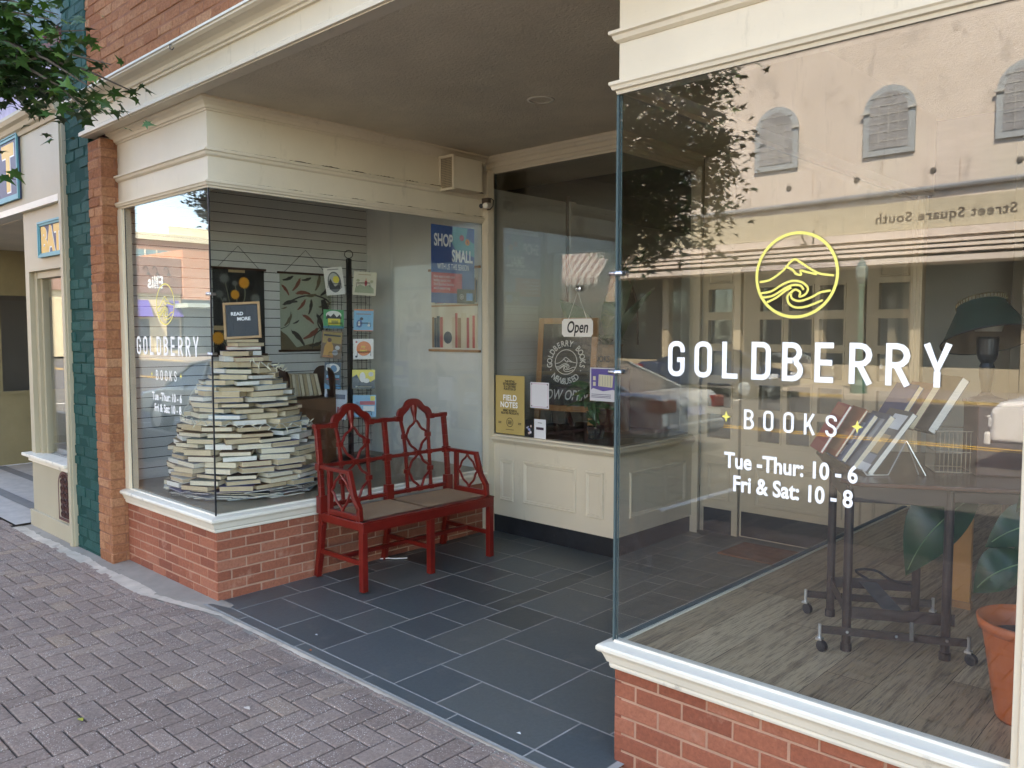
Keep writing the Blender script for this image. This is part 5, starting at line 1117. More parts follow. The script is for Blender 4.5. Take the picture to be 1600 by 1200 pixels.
# door mat
tag(MB().box(1.85, 2.62, 3.14, 3.58, .015, .030).build('door_mat', M['coir'], bevel=.004), 'brown coir doormat lying in front of the glazed shop door', 'doormat')

# ================================================================== RIGHT DISPLAY
FZ = .486
tb = thing('typewriter_table', 'dark brown metal typewriter table with drop leaf top and caster lift levers', 'table', (3.83, .98, FZ))
A = Vector((3.79, .66, 0)); tu = Vector((.875, .484, 0)).normalized(); tv = Vector((-.484, .875, 0)).normalized()
FL, FR, BL, BR = Vector((3.775, .69, 0)), Vector((4.085, .855, 0)), Vector((3.572, 1.035, 0)), Vector((3.868, 1.21, 0))
TZ = 1.145
mb = MB(); tp = [(-.03, .06), (.03, -.02), (.74, -.02), (.80, .05), (.80, .82), (.74, .90), (.02, .90), (-.04, .82)]
mb.prism(tp, A+Z_*TZ, tu, tv, (0, 0, .016)); mb.build('top', paint('table_top_walnut', (.075, .030, .018), .25, .35, 5, 40, .1), tb, bevel=.004)
mb = MB(); mb.bar(FL+Z_*(TZ-.035), FR+Z_*(TZ-.035), .02, .065); mb.bar(BL+Z_*(TZ-.035), BR+Z_*(TZ-.035), .02, .065); mb.bar(FL+Z_*(TZ-.035), BL+Z_*(TZ-.035), .02, .065); mb.bar(FR+Z_*(TZ-.035), BR+Z_*(TZ-.035), .02, .065)
mb.bar(FR+Z_*(TZ-.03)+tu*.0, FR+Z_*(TZ-.03)+tu*.40, .02, .04); mb.build('apron', M['bmetal'], tb, bevel=.002)
for p in (FL, FR, BL, BR): MB().tube([p+Z_*(FZ+.002), p+Z_*(FZ+.03), p+Z_*(FZ+.031), p+Z_*(TZ-.01)], [.021, .021, .017, .017], 12).build('leg', M['bmetal'], tb)
mb = MB(); mb.bar(FL+Z_*(FZ+.155), FR+Z_*(FZ+.155)+tu*.03, .006, .045); mb.bar(BL+Z_*(FZ+.155), BR+Z_*(FZ+.155), .006, .045); mb.bar(FL+Z_*(FZ+.155), BL+Z_*(FZ+.155), .006, .04); mb.build('brace', M['bmetal'], tb)
for a_, b_, y in ((FL, FR, 0), (BL, BR, 0)):
    l0, l1 = a_-tu*.10+Z_*(FZ+.085), b_+tu*.075+Z_*(FZ+.08)
    off = -tv*.022 if a_ is FL else tv*.022
    MB().bar(l0+off, l1+off, .006, .030).build('lever', M['bmetal'], tb)
    for e in (l0+off, l1+off):
        cs = thing('caster', None, None); cs.parent = tb; cs.location = (e.x-3.83, e.y-.98, 0)
        MB().tube([(e.x, e.y, FZ+.050), (e.x, e.y, FZ+.105)], .007, 8).build('stem', M['chrome'], cs)
        MB().lathe((e.x+.012, e.y-.006, FZ+.0225), [(.012, -.009), (.022, -.008), (.0225, 0), (.022, .008), (.012, .009)], 20, ax=(.3, .95, 0)).build('wheel', M['black'], cs)
        MB().box(e.x-.012, e.x+.012, e.y-.013, e.y+.013, FZ+.044, FZ+.052).build('plate', M['chrome'], cs)
mb = MB(); m0 = (FL+FR)/2+Z_*(FZ+.145)+tu*.02; m1 = (BL+BR)/2+Z_*(FZ+.165)-tu*.02; s_ = tu*.035
mb.add([m0-s_, m0+s_, m1+s_, m1-s_, m0-s_-Z_*.004, m0+s_-Z_*.004, m1+s_-Z_*.004, m1-s_-Z_*.004], [(0, 1, 2, 3), (7, 6, 5, 4), (0, 4, 5, 1), (1, 5, 6, 2), (2, 6, 7, 3), (3, 7, 4, 0)])
mb.bar(m0+s_*.9-tv*.03, m0+s_*.9-tv*.035-Z_*.07, .014, .004); mb.build('treadle', paint('grey_metal', (.08, .08, .075), .5, .2), tb)
MB().tube(smooth([m1+Z_*.01, m1+Z_*.045-tu*.05, m1+Z_*.05+tu*.03, m1+tu*.10+Z_*.01, m1+tu*.2-Z_*.01], 5), .006, 6).build('cable', M['black'], tb)
mb = MB()
for p in (FL, FR, (FL+FR)/2): mb.lathe(p+Z_*(FZ+.083)-tv*.026, [(.006, 0), (.004, .004)], 8, ax=tuple(-tv))
mb.build('bolts', M['chrome'], tb)
# books standing on the table (leaning to the right)
r_ = Vector((.728, .685, 0)); f_ = Vector((-.685, .728, 0)); TT = TZ+.0165
def lean(label, cat, p, ang, depth, length, t_, col, pg, deco=None, turn=0, group=None, name='book'):
    """p: near bottom corner; leans to camera-right by ang; depth runs away from the street"""
    W = Vector((f_.x*math.cos(turn)-f_.y*math.sin(turn), f_.x*math.sin(turn)+f_.y*math.cos(turn), 0)); rr = Vector((W.y, -W.x, 0)); up = Z_*math.cos(ang)+rr*math.sin(ang); nn = -rr*math.cos(ang)+Z_*math.sin(ang)
    p = Vector(p); o = thing(name, label, cat, p, group)
    c = p+W*depth/2+up*length/2
    mb = MB(); mb.obox(c+nn*(t_/2-.0015), depth/2, length/2, .0015, (W, up, nn)); mb.obox(c-nn*(t_/2-.0015), depth/2, length/2, .0015, (W, up, nn)); mb.obox(c+W*(depth/2-.001), .0015, length/2, t_/2, (W, up, nn))
    mb.build('cover', flat('cover_art', col, .35), o); MB().obox(c-W*.002, depth/2-.002, length/2-.004, t_/2-.003, (W, up, nn)).build('pages', PG[pg], o)
    if deco:
        for k, (cc, u0, u1, v0, v1) in enumerate(deco):
            MB().poly([(u0*depth, v0*length), (u1*depth, v0*length), (u1*depth, v1*length), (u0*depth, v1*length)], p+nn*(t_/2+.0005*(k+1)), W, up, .0).build('artwork', flat('art', cc, .4), o)
    return o
gp = None
Bz = TT
lean('tall red picture book leaning in the front row on the table', 'book', (3.555, .94, Bz+.055), R(30), .20, .235, .014, (.30, .055, .05), 2, [((.38, .14, .09), .1, .9, .75, .95), ((.30, .03, .04), .15, .8, .2, .6)], turn=-.15)
lean('orange-red paperback leaning beside the tall red book', 'book', (3.615, .945, Bz+.045), R(32), .19, .235, .012, (.36, .12, .06), 0, [((.42, .22, .12), .1, .9, .1, .5)], turn=-.12)
lean('blue picture book leaning in the middle of the front row', 'book', (3.655, .925, Bz+.03), R(34), .20, .235, .022, (.07, .10, .17), 0, [((.25, .33, .45), .1, .9, .35, .8), ((.45, .45, .5), .2, .7, .1, .3)], turn=-.08)
lean('thick cream-edged dark book leaning behind the front easel book', 'book', (3.715, .895, Bz+.014), R(35), .19, .26, .026, (.10, .11, .14), 0, [((.3, .32, .34), .1, .6, .5, .9)], turn=-.05)
lean('large dark art book with white stickers propped on a wire easel', 'book', (3.795, .835, Bz+.004), R(36), .20, .30, .024, (.11, .105, .10), 2, [((.42, .30, .16), .15, .8, .30, .60), ((.20, .22, .26), .1, .9, .05, .28), ((.62, .64, .66), .05, .62, .70, .93), ((.55, .57, .6), .05, .5, .01, .13)])
lean('dark blue book leaning high in the wire rack behind', 'book', (3.80, 1.08, Bz+.155), R(31), .20, .22, .024, (.04, .055, .14), 3, None)
lean('brown-spined book leaning between the blue and the white book', 'book', (3.86, 1.10, Bz+.17), R(31), .19, .21, .030, (.16, .07, .06), 3, None)
lean('thick white-paged book leaning at the right end of the wire rack', 'book', (3.94, 1.10, Bz+.16), R(32), .19, .26, .036, (.03, .03, .03), 2, None)
ea = thing('wire_easel', 'thin white wire easel propping the large dark art book', 'easel', (3.86, .88, Bz))
mb = MB(); pT = Vector((3.90, .93, Bz+.14))
mb.tube([pT, Vector((3.935, .975, Bz+.004))], .0028, 6); mb.tube([pT, Vector((3.965, .965, Bz+.004))], .0028, 6); mb.tube([Vector((3.79, .82, Bz+.004)), Vector((3.85, .885, Bz+.004)), pT], .0028, 6); mb.tube([Vector((3.79, .82, Bz+.004)), Vector((3.775, .805, Bz+.03))], .0028, 6); mb.build('wires', M['chrome'], ea)
wk = thing('wire_basket', 'cream wire book rack with many upright rods on the table', 'wire rack', (3.98, 1.12, Bz))
mb = MB()
for i in range(11): p = Vector((3.96, 1.10, 0))+tu*(i*.016); mb.tube([p+Z_*(Bz), p+Z_*(Bz+.17)], .0016, 4)
for i in range(9): p = Vector((3.96, 1.10, 0))+tv*(i*.020); mb.tube([p+Z_*(Bz), p+Z_*(Bz+.17)], .0016, 4)
for h in (.003, .085, .17):
    p = Vector((3.96, 1.10, Bz+h)); mb.tube([p, p+tu*.16, p+tu*.16+tv*.16, p+tv*.16], .0024, 5, closed=True)
mb.build('rods', paint('cream_wire', (.30, .25, .18), .5, .1), wk)
bx = thing('wooden_box', 'dark reddish wooden box under the green lamp on the table', 'box', (4.16, 1.30, Bz))
MB().obox(Vector((4.17, 1.27, Bz+.14)), .13, .10, .14, (tu, tv, Z_)).build('body', paint('box_wood', (.085, .035, .026), .4, .25, 7), bx, bevel=.005)
MB().obox(Vector((4.17, 1.27, Bz+.286)), .136, .106, .006, (tu, tv, Z_)).build('lid', paint('box_lid', (.10, .042, .03), .4, .25, 7), bx, bevel=.003)
# lamp
LC = Vector((4.118, 1.17, 0)); lz = Bz+.293
lp = thing('table_lamp', 'table lamp with dark green empire shade and black turned column', 'lamp', (LC.x, LC.y, lz))
gm = paint('dark_green_shade', (.006, .030, .022), .6, .15, 6); inm = paint('shade_lining', (.16, .12, .08), .7, .2, 8); bk = paint('black_iron', (.016, .02, .022), .35, .3)
bz_ = 1.70
ax_ = (Vector((-.27, .29, 1))).normalized(); LB = Vector((LC.x, LC.y, bz_))
MB().lathe(LB, [(.168, 0), (.165, .004), (.092, .135), (.088, .150)], 40, ax=ax_, capb=False, capt=False).build('shade', gm, lp, smooth=True)
MB().lathe(LB+ax_*.001, [(.1655, 0), (.0895, .135)], 40, ax=ax_, capb=False, capt=False).build('lining', inm, lp, smooth=True)
mb = MB(); mb.tube([LB+Vector((.1675*math.cos(2*math.pi*k/36), .1675*math.sin(2*math.pi*k/36), .1675*(.27*math.cos(2*math.pi*k/36)-.29*math.sin(2*math.pi*k/36))*.93)) for k in range(36)], .0032, 5, closed=True)
mb.build('rim', M['black'], lp)
mb = MB(); tc_ = LB+ax_*.148
for k in range(44): a = 2*math.pi*k/44; q = tc_+Vector((.090*math.cos(a), .090*math.sin(a), .09*(.27*math.cos(a)-.29*math.sin(a)))); mb.tube([q, q+Z_*.014], .0022, 4)
mb.tube([tc_+Z_*.015+Vector((.090*math.cos(2*math.pi*k/30), .090*math.sin(2*math.pi*k/30), .09*(.27*math.cos(2*math.pi*k/30)-.29*math.sin(2*math.pi*k/30)))) for k in range(30)], .003, 5, closed=True); mb.build('gallery', paint('brass_dull', (.14, .12, .07), .4, .2, metal=.6), lp)
MB().lathe((LC.x, LC.y, lz), [(.07, 0), (.072, .012), (.03, .025), (.016, .04), (.020, .06), (.026, .10), (.028, .14), (.022, .155), (.032, .17), (.038, .19), (.040, .25), (.036, .26)], 24).build('column', bk, lp, smooth=False)
MB().lathe((LC.x, LC.y, lz+.28), [(.046, 0), (.052, .02), (.050, .05), (.02, .08)], 24).build('diffuser', flat('milk_glass', (.4, .38, .33), .4), lp, smooth=True)
# plank, chair, plants
es = thing('wooden_post', 'upright honey coloured wooden post standing behind the typewriter table', 'post', (3.95, 1.56, FZ))
MB().box(3.905, 3.995, 1.545, 1.575, FZ+.03, 1.02).build('board', paint('honey_wood', (.40, .185, .055), .5, .25, 5, stretch=(1, 1, .2)), es, bevel=.004); MB().box(3.90, 4.0, 1.54, 1.58, FZ, FZ+.03).build('foot', M['wood'], es)
chr_ = thing('chair', 'old ladder-back wooden chair with bamboo rungs behind the plants', 'chair', (4.25, 2.25, FZ))
bam = paint('bamboo_brown', (.13, .065, .035), .45, .35, 9); q4 = [(4.02, 2.0), (4.42, 1.95), (4.10, 2.40), (4.50, 2.35)]
for i, (x, y) in enumerate(q4): MB().tube(smooth([(x+(.03 if i % 2 else -.03), y-.03, FZ), (x, y, FZ+.25), (x+.01, y, FZ+(.44 if i < 2 else 1.0))], 4), .019, 8).build('leg', bam, chr_)
mb = MB()
for h in (.13, .24, .35):
    for a, b in ((0, 1), (0, 2), (1, 3), (2, 3)): mb.tube([(*q4[a], FZ+h), (*q4[b], FZ+h+.01)], .010, 6)
mb.build('rungs', bam, chr_); MB().box(3.98, 4.50, 1.93, 2.42, FZ+.44, FZ+.47).build('seat', bam, chr_, bevel=.01)
mb = MB()
for h in (.6, .75, .9): mb.bar((4.10, 2.40, FZ+h), (4.50, 2.35, FZ+h), .015, .05)
mb.build('slats', bam, chr_)
op = thing('potted_plant', 'terracotta orange plastic pot with dark soil and thick red stem', 'plant', (4.435, .52, FZ))
pc = (4.435, .52, FZ); orm = paint('orange_plastic', (.50, .125, .035), .4, .12, 5, 40, .1)
mb = MB(); mb.lathe(pc, [(.100, 0), (.104, .01), (.148, .285), (.150, .290), (.160, .292), (.166, .325), (.158, .327), (.146, .29), (.142, .27)], 48, capt=False); mb.build('pot', orm, op, smooth=True)
MB().lathe((pc[0], pc[1], FZ+.262), [(.140, 0), (.0, .012)], 32, capb=False).build('soil', paint('soil', (.035, .022, .015), 1, .5, 40, 60, 1), op)
rs_ = paint('red_stem', (.22, .035, .035), .4, .2); mb = MB(); mb.tube(smooth([(4.44, .55, FZ+.26), (4.40, .56, FZ+.42), (4.41, .60, FZ+.56), (4.50, .66, FZ+.62)], 6), [.010]*19, 8) if 0 else mb.tube(smooth([(4.44, .55, FZ+.26), (4.385, .56, FZ+.40), (4.40, .60, FZ+.53), (4.50, .66, FZ+.60)], 6), .010, 8); mb.tube(smooth([(4.46, .53, FZ+.26), (4.52, .50, FZ+.5), (4.55, .55, FZ+.9)], 6), .009, 8); mb.build('stem', rs_, op, smooth=True)
mb = MB(); vn = MB(); leaf(mb, (4.37, .80, FZ+.45), (4.175, .80, FZ+.30), .17, (-.4, -.8, .4), vein=vn); leaf(mb, (4.45, .82, FZ+.60), (4.21, .80, FZ+.48), .17, (-.3, -.8, .5), vein=vn); leaf(mb, (4.50, .7, FZ+.75), (4.30, .78, FZ+.62), .12, (-.3, -.8, .5), vein=vn)
mb.build('leaves', leafm2, op, smooth=True); vn.build('veins', veinm, op)
bp2 = thing('potted_plant', 'dark glossy rubber plant with one very large paddle leaf under the table top', 'plant', (4.30, 1.5, FZ))
MB().lathe((4.40, 1.72, FZ), [(.10, 0), (.13, .24), (.12, .23)], 24).build('pot', M['black'], bp2)
mb = MB(); vn = MB(); leaf(mb, (4.14, 1.02, FZ+.625), (3.865, 1.02, FZ+.25), .27, (-.45, -.85, .35), curl=.10, k=14, vein=vn)
leaf(mb, (4.38, 1.66, FZ+.5), (4.18, 1.40, FZ+.32), .17, (-.3, -.8, .5), vein=vn); leaf(mb, (4.38, 1.66, FZ+.4), (4.22, 1.42, FZ+.18), .16, (-.3, -.8, .5), vein=vn); leaf(mb, (4.3, 1.5, FZ+.7), (4.15, 1.3, FZ+.85), .05, (-.3, -.8, .5))
mb.build('leaves', leafm2, bp2, smooth=True); vn.build('veins', veinm, bp2)
MB().tube(smooth([(4.40, 1.72, FZ+.2), (4.38, 1.66, FZ+.5), (4.30, 1.3, FZ+.62), (4.13, 1.02, FZ+.60)], 5), .010, 6).build('stem', M['dwood'], bp2)

# ================================================================== ACROSS THE STREET (seen in the glass)
def pinkmat():
    m, n, b, o = mk('pink_stucco'); c = ramp(n, noise(n, .35, 5), [(.3, (.53, .455, .40)), (.7, (.63, .55, .49))])
    c = mix(n, ramp(n, noise(n, 1.5, 5, .6, stretch=(1.2, 1, .6)), [(.56, (0, 0, 0)), (.64, (.45,)*3)]), c, (.36, .315, .285))
    c = mix(n, ramp(n, noise(n, .12, 2), [(.5, (0, 0, 0)), (.62, (.35,)*3)]), c, (.58, .60, .50))
    n.links.new(c, b.inputs['Base Color']); b.inputs['Roughness'].default_value = .9; return m
pink = pinkmat()
ws = thing('shop_building', 'pink stucco two storey building with grey framed arched windows across the street', 'building', (-5, -25.1, 0))
def W_(name, mb, m, **k): return mb.build(name, m, ws, **k)
W_('wall', MB().box(-16.2, 12, -34, -25.1, 3.9, 12.5), pink)
wg = paint('grey_window_frame', (.33, .36, .38), .7, .1); wp = paint('boarded_window', (.27, .27, .28), .6, .25, 2.5)
for cx in (-12.3, -8.42, -4.6, -.75, 3.1, 6.9):
    wn = thing('window', None, None); wn.parent = ws
    def ar(w2, z0, z1): return [(-w2, z0), (w2, z0)]+[(w2*math.cos(math.pi*k/14), z1-w2+w2*math.sin(math.pi*k/14)) for k in range(15)]
    MB().prism(ar(.80, 7.42, 9.62), (cx, -25.1, 0), X_, Z_, (0, .10, 0)).build('frame', wg, wn)
    MB().prism(ar(.60, 7.62, 9.42), (cx, -25.0, 0), X_, Z_, (0, .02, 0)).build('panel', wp, wn)
    mb = MB()
    for k in range(6): mb.box(cx-.58, cx+.58, -24.98, -24.965, 7.85+k*.28, 7.87+k*.28)
    for x in (-.3, 0, .3): mb.box(cx+x-.01, cx+x+.01, -24.979, -24.962, 7.64, 9.0)
    mb.box(cx-.86, cx-.60, -25.0, -24.93, 8.78, 8.84); mb.box(cx+.60, cx+.86, -25.0, -24.93, 8.78, 8.84); mb.build('glazing_bars', paint('pale_bar', (.45, .44, .42), .7, .1), wn)
mb = MB()
for k in range(12): mb.lathe((-15+k*2.35, -25.1, 6.75), [(.10, 0), (.08, .04), (.03, .05)], 12, ax=(0, 1, 0))
W_('anchor_plates', mb, paint('iron_plate', (.12, .11, .10), .7, .2))
mb = MB()
for k in range(10): mb.box(-14+k*2.3, -13.985+k*2.3, -25.1, -25.09, 6.2, 7.6-.3*(k % 3))
W_('rust_streaks', mb, paint('streak', (.42, .33, .27), .9, .2))
W_('pipe', MB().tube([(-16, -24.98, 6.02), (12, -24.98, 6.40)], .085, 10), paint('galvanised', (.36, .37, .38), .4, .15, 3, metal=.5))
mb = MB(); mb.box(-16.2, 12, -25.1, -24.95, 4.95, 5.85); W_('sign_band', mb, paint('sign_band_tan', (.45, .40, .30), .8, .1))
mb = MB(); mb.text('Street Square South', .43, (-2.9, -24.945, 5.22), (-1, 0, 0), Z_, 0, bold=.02, xs=1.02, sp=1.12); mb.text('12', .7, (-6.8, -24.2, 4.62), (-1, 0, 0), Z_, 0, xs=.9); W_('lettering', mb, flat('letter_bronze', (.10, .08, .06), .6))
mb = MB(); y = -24.95
mb.box(-16.2, 12, -25.1, -24.6, 4.66, 4.90)
for k in range(3): mb.box(-16.2, 12, -25.1, -24.25+.17*k, 4.44-.17*k, 4.53-.17*k)
mb.box(-16.2, 12, -25.1, -23.6, 3.80, 3.97); mb.box(-16.2, 12, -25.1, -24.9, 3.8, 4.66); W_('stepped_canopy', mb, pink)
mb = MB(); mb.box(-16.2, 12, -26.5, -26.4, -.1, 4.1); W_('shopfront_back', mb, M['intdark'])
mb = MB()
for k in range(10): mb.box(-16.2+k*3.1, -15.9+k*3.1, -25.4, -25.1, -.1, 4.1)
mb.box(-16.2, 12, -25.35, -25.15, -.1, .6); W_('shopfront_piers', mb, paint('taupe_front', (.33, .28, .20), .7, .1))
# brick neighbour with striped awning
wb = paint('pale_painted_brick', (.62, .60, .56), .9, .1)
def brickmat(name, c1, c2, mo, sc):
    m, n, b, o = mk(name); t = node(n, 'ShaderNodeTexBrick'); g = node(n, 'ShaderNodeNewGeometry'); s = node(n, 'ShaderNodeSeparateXYZ'); c = node(n, 'ShaderNodeCombineXYZ'); ad = node(n, 'ShaderNodeMath', operation='ADD')
    n.links.new(g.outputs['Position'], s.inputs[0]); n.links.new(s.outputs[0], ad.inputs[0]); n.links.new(s.outputs[1], ad.inputs[1]); n.links.new(ad.outputs[0], c.inputs[0]); n.links.new(s.outputs[2], c.inputs[1]); n.links.new(c.outputs[0], t.inputs['Vector'])
    t.inputs['Color1'].default_value = (*c1, 1); t.inputs['Color2'].default_value = (*c2, 1); t.inputs['Mortar'].default_value = (*mo, 1); t.inputs['Scale'].default_value = sc; t.inputs['Mortar Size'].default_value = .03; t.inputs['Brick Width'].default_value = .5; t.inputs['Row Height'].default_value = .18
    n.links.new(mix(n, ramp(n, noise(n, .6, 5), [(.35, (0, 0, 0)), (.7, (.5,)*3)]), t.outputs['Color'], c1), b.inputs['Base Color']); b.inputs['Roughness'].default_value = .9; return m
bb = thing('shop_building', 'dark brick building with pink and white striped awning across the street', 'building', (-21, -25.1, 0))
MB().box(-23.4, -16.25, -34, -25.12, 3.2, 10).build('wall', brickmat('far_brick', (.30, .15, .10), (.36, .19, .13), (.45, .35, .30), 2.4), bb)
MB().box(-28, -23.45, -34, -25.0, 3.2, 8.6).build('white_brick_wall', brickmat('far_white_brick', (.62, .60, .56), (.68, .66, .62), (.42, .40, .38), 2.4), bb)
MB().box(-28, -16.25, -34, -25.6, -.1, 3.2).build('shopfront', M['intdark'], bb)
mb = MB()
for k in range(16): xa = -22.4+k*.22+.0; mb.cur = .5; mb.add([(xa, -25.1, 5.65), (xa+.22, -25.1, 5.65), (xa+.22, -23.7, 4.3), (xa, -23.7, 4.3)], [(0, 1, 2, 3)], k % 2); mb.add([(xa, -23.7, 4.3), (xa+.22, -23.7, 4.3), (xa+.22, -23.7, 4.02-.05*(k % 2)), (xa, -23.7, 4.02-.05*(k % 2))], [(0, 1, 2, 3)], k % 2)
mb.build('awning', [flat('awning_pink', (.20, .12, .105), .8), flat('awning_white', (.34, .29, .26), .8)], bb)
# far square: Ellis building, plain brick building, red tower, hospital
eb = thing('shop_building', 'weathered brown brick shop signed Ellis with cream front and purple awnings', 'building', (-62, -24, 0))
MB().box(-70, -60, -27.6, -14, 4.75, 7.55).build('wall', brickmat('ellis_brick', (.26, .15, .12), (.33, .20, .16), (.36, .26, .22), 1.6), eb)
MB().box(-70, -60.2, -27.6, -14, -.1, 4.75).build('shopfront', paint('cream_stucco', (.66, .55, .36), .8, .08, 1), eb)
MB().text('Ellis', 1.35, (-59.98, -25.5, 5.15), Y_*-1 if 0 else Vector((0, 1, 0)), Z_, 0.01, bold=.03, xs=.6).build('lettering', M['vinyl'], eb)
for y in (-24.5, -26.9):
    mb = MB(); mb.add([(-60.19, y-.5, 4.2), (-60.19, y+.5, 4.2), (-59.3, y+.5, 2.9), (-59.3, y-.5, 2.9), (-60.19, y-.5, 2.9), (-60.19, y+.5, 2.9)], [(0, 1, 2, 3), (0, 3, 4), (1, 2, 5)]); mb.build('awning', flat('awning_purple', (.12, .10, .33), .7), eb)
    MB().box(-60.19, -60.15, y-.5, y+.5, .3, 2.7).build('window', flat('dark_window', (.05, .06, .08), .1), eb)
mb = MB()
for y in (-24.6, -25.3, -26.2): mb.tube(smooth([(-60, y, 6.6), (-59.6, y, 6.8), (-59.2, y, 6.55), (-59.15, y, 6.3)], 4), .03, 5); mb.lathe((-59.15, y, 6.1), [(.16, 0), (.05, .22)], 12)
mb.build('gooseneck_lamps', M['black'], eb)
rbd = thing('shop_building', 'plain orange red brick building with green metal canopy beyond the square', 'building', (-62, -32, 0))
MB().box(-70, -59.8, -40, -27.65, 4.3, 8.3).build('wall', brickmat('plain_brick', (.50, .22, .13), (.58, .28, .18), (.55, .42, .34), 2.2), rbd)
MB().box(-70, -59.9, -40, -27.65, -.1, 4.3).build('shopfront', paint('glass_grey', (.14, .17, .17), .3, .2, 1), rbd)
MB().box(-59.8, -57.5, -40, -26.9, 3.6, 3.95).build('canopy', paint('canopy_pale_green', (.45, .52, .47), .6, .1, 1), rbd)
rt = thing('building', 'tall dark red painted building with fire escape beyond the square', 'building', (-72, -18, 0)); MB().box(-78, -71, -27.6, -8, -.1, 18).build('wall', paint('oxide_red', (.25, .035, .035), .8, .1, 1), rt)
mb = MB()
for k in range(6): mb.box(-71, -70.2, -27.9, -26.4, 8+k*1.5, 8.06+k*1.5)
mb.build('fire_escape', M['black'], rt)
hp = thing('building', 'long cream topped hospital block with a band of blue glass far off', 'building', (-110, -60, 0))
MB().box(-150, -110, -110, -42, -.1, 11.6).build('brick_wall', brickmat('hosp_brick', (.36, .17, .12), (.42, .22, .16), (.45, .35, .3), 1), hp)
MB().box(-149, -109.7, -110, -42, 11.6, 13.0).build('glass_band', flat('blue_glass', (.20, .32, .34), .15), hp)
MB().box(-150, -109.9, -110, -42, 13.0, 14.4).build('upper_wall', paint('tan_brick', (.45, .25, .18), .8, .1, .5), hp)
mb = MB(); mb.box(-150, -109.5, -110, -42, 14.4, 15.3); mb.box(-150, -112, -110, -50, 15.3, 16.8); mb.build('cornice', paint('pale_cream', (.72, .68, .52), .8, .06, .5), hp)
mb = MB()
for k in range(24): mb.box(-109.69, -109.6, -42.5-k*1.6, -42.3-k*1.6, 11.6, 13.0)
mb.build('mullions', M['white'], hp)
# pale filler block closing the street line
# green street lamp
sp2 = thing('street_lamp', 'dark green cast iron street lamp post on the far pavement', 'street lamp', (-4.25, -22.1, -.105)); gl = paint('lamp_green', (.03, .10, .075), .4, .2)
MB().lathe((-4.25, -22.1, -.105), [(.24, 0), (.24, .25), (.16, .4), (.13, .8), (.08, .9), (.07, 3.1), (.11, 3.15), (.11, 3.22), (.05, 3.25)], 16).build('post', gl, sp2)
MB().lathe((-4.25, -22.1, 3.14), [(.08, 0), (.17, .2), (.18, .45), (.10, .62), (.03, .75), (.0, .85)], 16).build('globe', flat('globe', (.16, .20, .18), .3), sp2)

